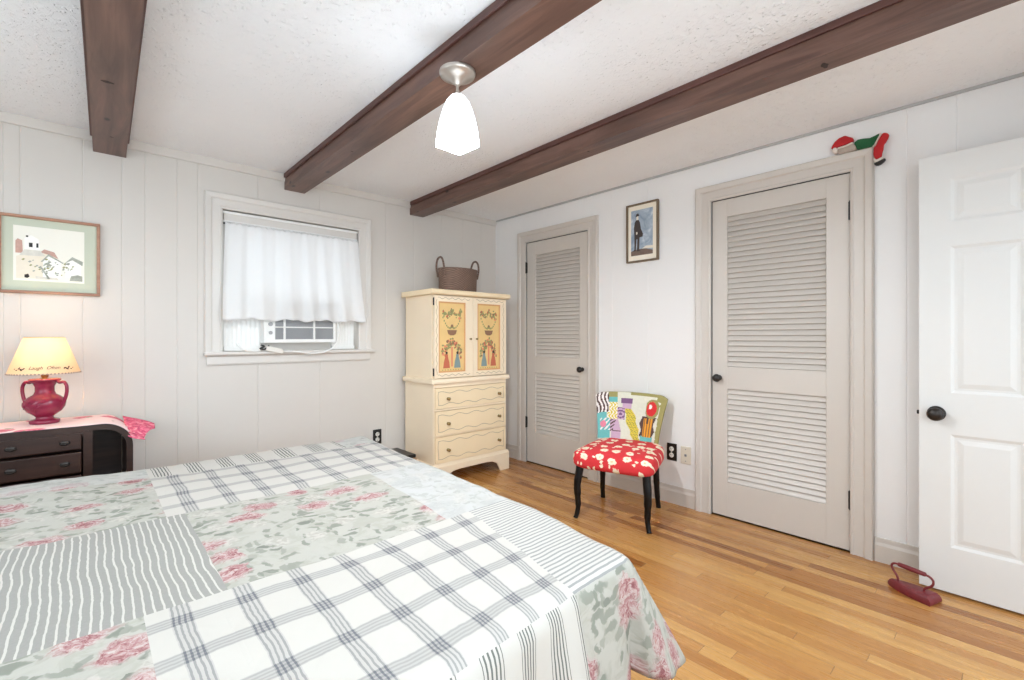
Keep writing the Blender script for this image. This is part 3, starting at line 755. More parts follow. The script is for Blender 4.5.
outlet((1.758, YN-.0005, .345), 'north', 'black', 'socket_white', 'black outlet plate on the window wall just above the far bed edge')

# ------------------------------------------------------------------ pendant lamp
px, py = 1.086, 1.500
pl = thing('pendant_lamp', (px, py, 2.207), 'lit pendant lamp with a white glass shade under the middle beam', 'lamp')
obj('canopy', MB().lathe([(.0001, 2.207), (.070, 2.207), (.072, 2.200), (.068, 2.190), (.046, 2.182), (.026, 2.172), (.013, 2.156), (.0001, 2.154)], (px, py, 0), 40), 'nickel', pl, smooth=50)
obj('stem', MB().lathe([(.006, 2.16), (.0055, 2.14), (.008, 2.125), (.014, 2.108), (.020, 2.102), (.020, 2.09)], (px, py, 0), 24), 'nickel', pl, smooth=50)
prof = [(r*.82, z+.033) for r, z in [(.018, 2.080), (.034, 2.076), (.052, 2.058), (.064, 2.028), (.073, 1.990), (.080, 1.945), (.083, 1.905), (.082, 1.878), (.077, 1.880), (.076, 1.905), (.066, 1.985), (.050, 2.040), (.018, 2.072)]]
sq = [0, .1, .2, .35, .55, .75, .9, 1.0, 1.0, .9, .5, .2, 0]
sh = MB().lathe([(r, z) for r, z in prof], (0, 0, 0), 64, square=sq, cap=False)
sh.xf(Matrix.Translation((px, py, 0)) @ Matrix.Rotation(R(3), 4, 'Z'))
obj('lamp_shade', sh, 'pendant_glass', pl, smooth=60)
li = bpy.data.lights.new('pendant_bulb', 'POINT'); li.energy = BULB; li.color = (.93, .97, 1.0); li.shadow_soft_size = .025
lo = bpy.data.objects.new('pendant_bulb', li); link(lo, pl, (px, py, 1.926))

# ------------------------------------------------------------------ dark dresser, runner, table lamp
def build_dresser():
    xa, xb, yf, yb, zt, r = -.72, .186, 3.10, 3.49, .722, .12
    d = thing('dresser', (-.27, 3.3, 0), 'dark espresso dresser with a rounded end under the red lamp', 'dresser')
    def outer(off):
        pts = [(xa+off, .06)]; pts.append((xa+off, zt-off))
        rr = r-off
        for k in range(11):
            a = math.pi/2*(1-k/10); pts.append((xb-r+rr*math.cos(a), zt-r+rr*math.sin(a)))
        pts.append((xb-off, .06)); return pts
    o, i = outer(0), outer(.026); mb = MB(); n = len(o)
    for k in range(n-1):
        q = [(o[k][0], yf, o[k][1]), (o[k+1][0], yf, o[k+1][1]), (i[k+1][0], yf, i[k+1][1]), (i[k][0], yf, i[k][1])]
        w = [(a, yb, c) for a, _, c in q]
        mb.add(q+w, [(0, 1, 2, 3), (7, 6, 5, 4), (0, 4, 5, 1), (3, 2, 6, 7)])
    mb.box((xa+.026, yf+.01, .06), (xb-.026, yb, .09)); mb.box((xa+.026, yb-.012, .09), (xb-.028, yb, zt-.028-.05))
    mb.box((-.004, yf, .09), (.030, yb-.012, zt-.0265)); mb.box((xa+.026, yf+.004, .655+.02), (-.004, yb-.02, zt-.0265))
    obj('body', mb, 'espresso', d, smooth=30)
    obj('shelf', MB().box((.030, yf+.02, .36), (xb-.026, yb-.012, .38)), 'espresso', d)
    for a, b in (((-.7, 3.12), (-.66, 3.16)), ((.13, 3.12), (.17, 3.16)), ((-.7, 3.43), (-.66, 3.47)), ((.13, 3.43), (.17, 3.47))):
        obj('foot', MB().box((*a, 0), (*b, .06)), 'espresso', d, bevel=.004)
    for c0, c1 in ((-.345, -.006), (-.69, -.352)):
        for z0, z1 in ((.608, .690), (.495, .600), (.36, .487), (.10, .352)):
            f = MB().box((c0+.004, yf-.006, z0+.003), (c1-.004, yf+.02, z1-.003)); dr = obj('drawer', f, 'espresso', d, bevel=.004)
            zc = (z0+z1)/2
            for xx in (c0+.098, c0+.276):
                h = MB(); h.lathe([(.020, 0), (.020, .002), (.017, .004), (.0001, .004)], n=20); h.xf(Matrix.Translation((xx, yf-.006, zc)) @ Matrix.Rotation(R(90), 4, 'X') @ Matrix.Diagonal((1, .6, 1, 1)))
                h.tube([(xx-.016, yf-.008, zc+.004), (xx-.014, yf-.018, zc-.002), (xx, yf-.022, zc-.005), (xx+.014, yf-.018, zc-.002), (xx+.016, yf-.008, zc+.004)], .003, 8)
                obj('drawer_pull', h, 'bronze', dr, smooth=50)
build_dresser()
# runner: lies on the top, follows the rounded end and drops over it
def build_runner():
    xb, r, zt = .186, .12, .722; yf, yb = 3.094, 3.46; e = .004
    prof = []
    for k in range(24): prof.append((-.62+(xb-r+.62)*k/23, zt+e, 0))
    for k in range(1, 10):
        a = math.pi/2*(1-k/9*.62); prof.append((xb-r+(r+e)*math.cos(a), zt-r+(r+e)*math.sin(a), k/9))
    rows = []
    NY = 22
    for j in range(NY+1):
        y = yf+(yb-yf)*j/NY; row = []
        for (x, z, t) in prof:
            row.append((x+.004*t*math.sin(j*1.1), y+.002*math.sin(x*22), z+.0006*math.sin(x*40+y*30)))
        rows.append(row)
    mb = MB().sheet(rows)
    t = thing('table_runner', (-.2, 3.28, .725), 'pink floral cloth runner spread over the dark dresser', 'cloth')
    obj('cloth', mb, 'runner', t, smooth=180, solid=.003)
    # the free corner that sticks out past the rounded end
    P0, P1 = Vector((.10, 3.12, .728)), Vector((.195, 3.40, .700))
    rows = []
    for j in range(15):
        s = j/14; row = []
        for k in range(15):
            q = k/14
            a = Vector((.158, 3.40, .716)).lerp(Vector((.290, 3.27, .672)), q)
            b = Vector((.166, 3.088, .650)).lerp(Vector((.226, 3.075, .618)), q)
            p = a.lerp(b, s)+Vector((.010*math.sin(s*7)*q, .012*math.sin(s*9+1)*q, .016*math.sin(math.pi*s)*math.sin(math.pi*q)+.009*math.sin(s*11+q*3)*q))
            row.append(p)
        rows.append(row)
    obj('cloth_corner', MB().sheet(rows), 'runner_corner', t, smooth=180, solid=.003, label='crumpled rose-printed corner of the cloth')
build_runner()
def build_lamp():
    cx, cy, z0 = -.146, 3.30, .7285
    l = thing('table_lamp', (cx, cy, z0), 'lit table lamp with a raspberry glazed two-handled urn base and cream shade', 'lamp')
    prof = [(.0001, 0), (.054, 0), (.056, .004), (.056, .014), (.050, .018), (.034, .022), (.032, .03), (.044, .040), (.064, .056), (.076, .076), (.079, .094), (.074, .110), (.058, .124), (.042, .134), (.036, .148), (.036, .170), (.044, .186), (.058, .196), (.061, .201), (.058, .206), (.03, .208), (.0001, .208)]
    prof = [(r, z*1.075) for r, z in prof]
    b = obj('urn_base', MB().lathe(prof, (cx, cy, z0), 48), 'lamp_glaze', l, smooth=60)
    ax = Vector((math.cos(R(-42.6)), math.sin(R(-42.6)), 0)); ax = Vector((.83, -.56, 0)).normalized()
    for s in (-1, 1):
        pts = [(.056, .196), (.066, .188), (.084, .190), (.096, .174), (.098, .150), (.094, .124), (.086, .100), (.076, .080), (.066, .064)]
        obj('urn_handle', MB().tube(spline([Vector((cx, cy, z0+z*1.075))+ax*s*r for r, z in pts], 4), .0075, 10), 'lamp_glaze', b, smooth=60)
    rl = MB(); rn = random.Random(5)
    side = Vector((-ax.y, ax.x, 0)); 
    if side.y > 0: side = -side
    def onurn(a, z):
        z *= 1.075
        r = next(prof[i][0]+(prof[i+1][0]-prof[i][0])*(z-prof[i][1])/(prof[i+1][1]-prof[i][1]) for i in range(9, len(prof)) if prof[i][1] <= z <= prof[i+1][1]) if z > .0818 else .076-(.0818-z)*.6
        dct = side*math.cos(a)+ax*math.sin(a); return Vector((cx, cy, z0+z))+dct*(r+.0)
    for pts in ([(-.9, .07), (-.6, .09), (-.3, .085), (0, .07), (.3, .08), (.7, .105)], [(-.7, .11), (-.5, .095), (-.55, .08), (-.8, .085), (-.75, .1)], [(.1, .06), (.15, .08), (.35, .1), (.6, .1)], [(-.2, .105), (.05, .1), (.2, .112)]):
        rl.tube(spline([onurn(a, z) for a, z in pts], 5), .0035, 6)
    obj('relief', rl, 'lamp_glaze', b, smooth=60)
    obj('lamp_neck', MB().lathe([(.012, .220), (.010, .226), (.014, .232), (.014, .262), (.0001, .264)], (cx, cy, z0), 20), 'brass', l, smooth=50)
    obj('bulb', MB().lathe([(.0001, .262), (.014, .264), (.018, .285), (.028, .312), (.028, .33), (.02, .346), (.0001, .352)], (cx, cy, z0), 20), 'bulb', l, smooth=60)
    zb, zt, rb, rt = .978, 1.157, .131, .073
    vs = MB(); prof2 = [(rb, zb), (rb, zb+.006), (rt+.002, zt-.004), (rt, zt)]
    s = obj('lamp_shade', MB().lathe(prof2, (cx, cy, 0), 64, cap=False), 'shade', l, smooth=60, solid=.0016)
    tr = MB()
    for k in range(60):
        a = 2*math.pi*k/60; p = (cx+(rb+.001)*math.cos(a), cy+(rb+.001)*math.sin(a), zb+.001)
        tr.lathe([(.0001, -.004), (.0035, -.002), (.0045, .001), (.0001, .004)], p, 8)
    obj('shade_trim', tr, 'wool', s, smooth=60)
    ring = MB().tube([(cx+rt*math.cos(2*math.pi*k/48), cy+rt*math.sin(2*math.pi*k/48), zt) for k in range(49)], .0018, 6); obj('shade_rim', ring, 'brass', s)
    sp = MB()
    for k in range(3):
        a = 2*math.pi*k/3+.4; sp.tube([(cx, cy, zt-.03), (cx+(rt-.001)*math.cos(a), cy+(rt-.001)*math.sin(a), zt-.002)], .0014, 6)
    sp.tube([(cx, cy, z0+.26), (cx, cy, zt-.03)], .0015, 6)
    obj('shade_spider', sp, 'brass', s)
    # lettering and little leaves painted round the lower edge
    def oncone(u, v):   # u metres along the edge from the side facing the room, v metres above the lower edge
        f = (v)/math.hypot(zt-zb, rb-rt); r = rb+(rt-rb)*f+.0050; z = zb+(zt-zb)*f
        a = R(-88.0)+u/rb; return (cx+r*math.cos(a), cy+r*math.sin(a), z)
    fc = bpy.data.curves.new('laugh_often', 'FONT'); fc.body = 'Laugh  Often'; fc.size = .037; fc.align_x = 'CENTER'; fc.shear = .35; fc.extrude = 0
    fo = bpy.data.objects.new('lettering_source', fc); C.objects.link(fo)
    dg = bpy.context.evaluated_depsgraph_get(); me = bpy.data.meshes.new_from_object(fo.evaluated_get(dg))
    b2 = bmesh.new(); b2.from_mesh(me); bmesh.ops.subdivide_edges(b2, edges=b2.edges, cuts=1)
    mb = MB(); b2.verts.ensure_lookup_table()
    mb.add([oncone(v.co.x*.60, .026+v.co.y*.60) for v in b2.verts], [tuple(v.index for v in f.verts) for f in b2.faces]); b2.free()
    bpy.data.objects.remove(fo); bpy.data.meshes.remove(me)
    obj('shade_lettering', mb, 'shade_ink', s, label='painted words Laugh Often')
    for s0 in (-1, 1):
        mb = MB()
        for (u, v, a, q) in ((.078, .030, .5, .007), (.088, .026, -.6, .008), (.098, .033, .9, .007), (.108, .024, 0, .005), (.120, .030, .4, .004)):
            pts = []
            for k in range(10):
                t = 2*math.pi*k/10; x, y = q*math.cos(t), q*.5*math.sin(t)
                pts.append(oncone(s0*u+x*math.cos(a)-y*math.sin(a), v+x*math.sin(a)+y*math.cos(a)))
            mb.add(pts, [tuple(range(10))])
        obj('painted_leaves', mb, 'shade_ink', s)
    li = bpy.data.lights.new('table_lamp_light', 'POINT'); li.energy = 1.9; li.color = (1, .85, .68); li.shadow_soft_size = .03
    lo = bpy.data.objects.new('table_lamp_light', li); link(lo, l, (cx, cy, z0+.375))
build_lamp()

# ------------------------------------------------------------------ bed and quilt
bed = thing('bed', (.05, 1.66, 0), 'large bed under the patchwork quilt', 'bed')
obj('mattress', MB().box((-1.0, .75, .32), (1.0, 2.58, .545)), 'mattress', bed, bevel=.05, seg=4)
obj('box_spring', MB().box((-1.0, .76, .14), (1.0, 2.57, .318)), 'mattress', bed, bevel=.02, seg=2)
for x in (-.85, .85):
    for y in (.9, 2.42): obj('leg', MB().box((x-.03, y-.03, 0), (x+.03, y+.03, .14)), 'espresso', bed, bevel=.004)
def build_quilt():
    UF, VN, VF, ZT, Rr = 1.112, .690, 2.625, .576, .045
    arc = Rr*math.pi/2
    def drop(s, flare):        # s: cloth beyond the start of the rounded edge -> (outward, down)
        if s <= 0: return 0, 0
        if s < arc: a = s/Rr; return Rr*math.sin(a), Rr*(1-math.cos(a))
        return Rr+(s-arc)*flare, Rr+(s-arc)*math.sqrt(1-flare*flare)
    U0, D = -.98, .318
    def span(lo, hi, stops, step):
        out = []; st = [lo]+[q for q in stops if lo < q < hi]+[hi]
        for a, b in zip(st, st[1:]):
            n = max(1, round((b-a)/step)); out += [a+(b-a)*k/n for k in range(n)]
        return out+[hi]
    us = span(U0, UF-Rr+D, [.09, .235, .20, .80, .875, UF-.005], .0135)
    vs = span(VN+Rr-D, VF-Rr+D, [VN+.012, 1.235, 1.86, 2.40, VF-.245], .0135)
    def k_sh(u):
        if u < .6: return 0
        if u < .875: return .17*(u-.6)/.275
        return .17+(.05-.17)*min(1, (u-.875)/.18)
    def ramp_foot(u): return max(0, min(1, (u-.2)/.85))
    def pos(u, v):
        du, dn, df = u-(UF-Rr), (VN+Rr)-v, v-(VF-Rr)
        uu, vv = min(u, UF-Rr), min(max(v, VN+Rr), VF-Rr)
        x = uu + k_sh(uu)*(min(vv, 1.45)-1.0) + .055*ramp_foot(uu)*max(0, vv-1.45); y = vv
        x += .028*ramp_foot(uu)*max(0, min(1, (vv-.72)/.4))
        y -= .035*max(0, min(1, (1.05-uu)/.6))*max(0, min(1, (1.5-vv)/.8))
        und = .007*mnoise.noise(Vector((u*2.3, v*2.3, 0)))+.004*mnoise.noise(Vector((u*6, v*6, 3)))+.0022*mnoise.noise(Vector((u*17, v*17, 5)))
        z = ZT+und
        # the far left swells a little where bedding lies underneath
        z += .018*math.exp(-((u+.15)/.22)**2-((v-2.45)/.25)**2)
        dv = dn if dn > 0 else (df if df > 0 else 0); sg = -1 if dn > 0 else 1
        if du > 0 and dv > 0:
            L = max(du, dv); th = math.atan2(dv, du)
            o, dn_ = drop(L, .22)
            o += max(0, L-.05)*(.30*math.sin(2*th)**1.5+.05*math.cos(th*9+.6))
            return (x+o*math.cos(th), y+sg*o*math.sin(th), z-dn_)
        if du > 0:
            o, dd = drop(du, .20); o += max(0, du-.06)*(.22*math.sin(v*19+.4)+.10*math.sin(v*31))*.6
            return (x+o, y, z-dd)
        if dv > 0:
            o, dd = drop(dv, .14); o += max(0, dv-.06)*(.20*math.sin(u*15+.9)+.10*math.sin(u*33))*.55
            return (x, y+sg*o, z-dd)
        return (x, y, z)
    mb = MB(); rows = [[pos(u, v) for u in us] for v in vs]
    def mf(i, j):
        u, v = (us[i]+us[i+1])/2, (vs[j]+vs[j+1])/2
        Q = QM.index
        if i < 40 and j in (0, len(vs)-2): return Q('q_bind')
        if v < VN+.012:                         # near border
            return Q('q_floral') if u > .875 else Q('q_group')
        if v > VF-.245:
            return (Q('q_floral') if v < 2.40 else Q('q_floral_pale')) if (u < .2 or u > .875) else Q('q_group')
        if u > UF-.005:
            return Q('q_floral') if v < 1.0 else Q('q_tone') if v < 1.86 else Q('q_floral_pale')
        if v < 1.235:
            return Q('q_floral') if u < .09 else Q('q_plaid') if u < .875 else Q('q_pin')
        if v < 1.86:
            return Q('q_ticking') if u < .235 else Q('q_floral') if u < .80 else Q('q_tone')
        if u < .2: return Q('q_floral') if v < 2.40 else Q('q_floral_pale')
        return Q('q_plaid')
    mb.sheet(rows, mf=mf); mb.uv = [(u, v) for v in vs for u in us]
    q = obj('patchwork_quilt', mb, QM, smooth=180, solid=.007)
    tag(q, 'patchwork quilt of plaid, rose floral and ticking stripes spread over the bed', 'quilt')
build_quilt()

# dark-lidded box on the floor between bed and armoire
bx = thing('storage_box', (1.80, 3.30, 0), 'low tan box with a black lid between the bed and the armoire', 'box')
obj('box_body', MB().prism([(1.65, 3.13), (1.885, 3.13), (1.885, 3.40), (1.65, 3.40)], 'z', 0, .235), 'tan', bx, bevel=.015, seg=3)
obj('lid', MB().box((1.64, 3.12, .235), (1.872, 3.41, .262)), 'black', bx, bevel=.008, seg=3)

# ------------------------------------------------------------------ cream armoire
def build_armoire():
    A = thing('armoire', (2.36, 3.27, 0), 'cream painted two-door armoire over three drawers in the corner', 'armoire')
    xl, xr, yf, yb = 1.988, 2.735, 3.055, 3.49
    lc = MB()
    lc.box((xl, yf+.02, .14), (xl+.02, yb, .79)); lc.box((xr-.02, yf+.02, .14), (xr, yb, .79)); lc.box((xl+.02, yb-.012, .14), (xr-.02, yb, .79)); lc.box((xl+.02, yf+.02, .14), (xr-.02, yb-.012, .16))
    for a, b in ((xl, xl+.008), (xr-.008, xr)): lc.box((a, yf, .14), (b, yf+.02, .79))
    for z0, z1 in ((.14, .172), (.376, .386), (.578, .594), (.760, .79)): lc.box((xl+.008, yf, z0), (xr-.008, yf+.02, z1))
    obj('lower_case', lc, 'cream', A, bevel=.002)
    obj('waist_moulding', MB().prism([(yf-.022, .792), (yf-.022, .808), (yf-.012, .83), (yb, .83), (yb, .792)], 'x', xl-.026, xr+.028), 'cream', A, bevel=.006, seg=3)
    uc = MB(); ya = yf+.016
    uc.box((xl+.004, ya+.02, .83), (xl+.022, yb, 1.49)); uc.box((xr-.020, ya+.02, .83), (xr-.002, yb, 1.49)); uc.box((xl+.022, yb-.012, .83), (xr-.02, yb, 1.49)); uc.box((xl+.022, ya+.02, 1.47), (xr-.02, yb-.012, 1.49)); uc.box((xl+.022, ya+.02, .83), (xr-.02, yb-.012, .842))
    uc.box((xl+.022, ya+.014, .842), (xr-.02, ya+.02, 1.47))
    obj('upper_case', uc, 'cream', A, bevel=.002)
    obj('top_board', MB().prism([(yf-.026, 1.500), (yf-.026, 1.526), (yf-.018, 1.532), (yb+.005, 1.532), (yb+.005, 1.490), (yf-.01, 1.490)], 'x', xl-.034, xr+.032), 'cream_top', A, bevel=.004, seg=3)
    # bracket base
    def bracket(a, b):
        L = b-a
        return [(a, 0), (a+.10, 0), (a+.115, .03), (a+.135, .070), (a+.19, .094), (a+.25, .100), (b-.25, .100), (b-.19, .094), (b-.135, .070), (b-.115, .03), (b-.10, 0), (b, 0), (b, .148), (a, .148)]
    def bracket_s(a, b):
        return [(a, 0), (a+.09, 0), (a+.10, .03), (a+.13, .07), (a+.2, .086), (b-.13, .086), (b-.1, .05), (b-.09, 0), (b, 0), (b, .148), (a, .148)]
    bs = MB(); bs.prism(bracket(xl-.018, xr+.022), 'y', yf-.02, yf); bs.prism(bracket_s(yf, yb), 'x', xl-.018, xl); bs.prism(bracket_s(yf, yb), 'x', xr+.002, xr+.022)
    obj('bracket_base', bs, 'cream', A, bevel=.004)
    obj('base_moulding', MB().prism([(yf-.02, .148), (yf-.004, .166), (yb, .166), (yb, .148)], 'x', xl-.016, xr+.02), 'cream', A)
    def wavy(mb, x0, x1, z, y, amp, waves, m, w=.0042, vertical=False):
        N = 64; vs, fs = [], []
        for k in range(N+1):
            t = k/N; a = x0+(x1-x0)*t; b = z+amp*math.sin(t*waves*2*math.pi+.6)*(1 if True else 0)
            for s in (-1, 1): vs.append((b+s*w/2, y, a) if vertical else (a, y, b+s*w/2))
        for k in range(N): fs.append((2*k, 2*k+1, 2*k+3, 2*k+2))
        mb.add(vs, fs, m)
    for z0, z1 in ((.597, .757), (.389, .575), (.175, .373)):
        x0, x1 = xl+.012, xr-.012; f = MB().box((x0, yf-.008, z0), (x1, yf+.1, z1)); y = yf-.0086
        i = .026
        wavy(f, x0+i, x1-i, z1-i-.008, y, .008, 4, 1); wavy(f, x0+i, x1-i, z0+i+.008, y, -.008, 4, 1)
        wavy(f, z0+i, z1-i, x0+i-.002, y, .003, 1, 1, vertical=True); wavy(f, z0+i, z1-i, x1-i+.002, y, .003, 1, 1, vertical=True)
        d = obj('drawer', f, ['cream_top', 'paint_line'], A)
        for kx in (2.112, 2.642):
            kb = MB().lathe([(.0001, 0), (.011, 0), (.012, .003), (.006, .006), (.006, .014), (.011, .018), (.013, .024), (.009, .029), (.0001, .03)], n=20)
            kb.xf(Matrix.Translation((kx, yf-.008, (z0+z1)/2-.006)) @ Matrix.Rotation(R(90), 4, 'X')); obj('drawer_knob', kb, 'brass', d, smooth=50)
    for k, (x0, x1, p0, p1, kx) in enumerate(((xl+.004, 2.366, 2.030, 2.292, 2.336), (2.370, xr-.002, 2.414, 2.668, 2.402))):
        z0, z1, q0, q1 = .836, 1.482, .878, 1.437
        y = yf-.004; f = MB()
        f.box((x0, y, z0), (p0, y+.02, z1)); f.box((p1, y, z0), (x1, y+.02, z1)); f.box((p0, y, z0), (p1, y+.02, q0)); f.box((p0, y, q1), (p1, y+.02, z1))
        wavy(f, x0+.03, x1-.03, (z1+q1)/2+.004, y-.0006, .006, 5, 1); wavy(f, x0+.03, x1-.03, (z0+q0)/2, y-.0006, .006, 5, 1)
        xx = (x0+p0)/2 if k == 0 else (p1+x1)/2
        wavy(f, z0+.03, z1-.03, xx, y-.0006, .005, 8, 1, vertical=True)
        d = obj('cabinet_door', f, ['cream', 'paint_line'], A)
        # painted panel: border, leafy garland, flower bowl, two little figures
        g = MB(); yp = y+.008
        g.box((p0, yp, q0), (p1, yp+.006, q1), 0)
        bw = .013
        for a, b in (((p0, q0), (p1, q0+bw)), ((p0, q1-bw), (p1, q1)), ((p0, q0+bw), (p0+bw, q1-bw)), ((p1-bw, q0+bw), (p1, q1-bw))): g.box((a[0], yp-.003, a[1]), (b[0], yp, b[1]), 1)
        def dot(u, v, r, m, ry=None, lift=1):
            cx, cz = p0+u*(p1-p0), q0+v*(q1-q0); rr = r
            lift = lift+rn.random()*1.5; g.prism([(cx+rr*math.cos(2*math.pi*i/10), cz+(ry or rr)*math.sin(2*math.pi*i/10)) for i in range(10)], 'y', yp-.0008*lift, yp, m)
        def pg(pts, m, lift=1): g.prism([(p0+u*(p1-p0), q0+v*(q1-q0)) for u, v in pts], 'y', yp-.0008*lift, yp, m)
        rn = random.Random(7+k)
        for q in range(58):
            u = .14+.72*rn.random(); arch = .875-.05*abs(math.sin((u-.5)*9))-.05*abs(u-.5)
            dot(u, arch+rn.gauss(0, .024), rn.uniform(.005, .010), rn.choice([2, 2, 2, 3, 5]), rn.uniform(.005, .012))
        dot(.78, .77, .012, 6)
        pg([(.32, .60), (.68, .60), (.64, .545), (.56, .525), (.44, .525), (.36, .545)], 5, 2); dot(.5, .66, .012, 5); dot(.5, .64, .02, 2, .008)
        for s in (-1, 1):
            for q in range(7): dot(.5+s*(.06+.045*q), .625+.012*q*q*.35, .005, 2, .008)
        for q in range(96):
            u = .5+rn.uniform(-.36, .36); v = .50-.22*abs(u-.5)/.34*rn.uniform(.5, 1)-rn.uniform(0, .12)
            if .44 < u < .56 and v < .36: continue
            dot(u, v, rn.uniform(.005, .011), rn.choice([2, 2, 2, 5, 3, 7]), rn.uniform(.006, .013))
        pg([(.47, .08), (.47, .36), (.53, .36), (.53, .08)], 7, 1)
        for s, m in ((-1, 3 if k == 0 else 4), (1, 4 if k == 0 else 3)):
            c = .5+s*.2
            pg([(c-.12, .06), (c-.10, .14), (c-.05, .22), (c-.05, .255), (c+.05, .255), (c+.05, .22), (c+.10, .14), (c+.12, .06)], m, 2)
            dot(c, .275, .010, 8, .012, 3)
        for q in range(8): dot(.16+.68*q/7, .035, .004, 2)
        obj('painted_panel', g, ['ochre', 'ochre_edge', 'leaf_green', 'flower_red', 'slate_blue', 'paint_brown', 'coral', 'coral', 'skin_dot'], d, label='ochre panel painted with a garland, flower bowl and two small figures')
        kb = MB().lathe([(.0001, 0), (.006, 0), (.004, .006), (.008, .012), (.008, .018), (.0001, .021)], n=16)
        kb.xf(Matrix.Translation((kx, y, 1.142)) @ Matrix.Rotation(R(90), 4, 'X')); obj('door_knob', kb, 'brass', d, smooth=50)
    for z in (1.435, .885):
        obj('hinge', MB().box((xl-.002, yf-.002, z-.03), (xl+.004, yf+.012, z+.03)), 'bronze', A, bevel=.001)
build_armoire()
# wicker basket on the armoire
bk = thing('wicker_basket', (2.358, 3.25, 1.532), 'brown oval wicker basket with two loop handles on top of the armoire', 'basket')
pr = [(.0001, 0), (.172, 0), (.177, .006), (.183, .186), (.187, .192), (.187, .202), (.178, .204), (.175, .19), (.166, .02), (.0001, .018)]
obj('basket_body', MB().lathe(pr, (2.358, 3.25, 1.5325), 48, sx=1.0, sy=.68), 'wicker', bk, smooth=50)
for s in (-1, 1):
    x = 2.358+s*.180; pts = [(x-.012*s, 3.25-.052, 1.66), (x, 3.25-.056, 1.73), (x+.004*s, 3.25-.046, 1.785), (x+.004*s, 3.25-.020, 1.818), (x+.004*s, 3.25+.020, 1.818), (x+.004*s, 3.25+.046, 1.785), (x, 3.25+.056, 1.73), (x-.012*s, 3.25+.052, 1.66)]
    obj('basket_handle', MB().tube(spline(pts, 5), .0085, 8), 'wicker', bk, smooth=60)

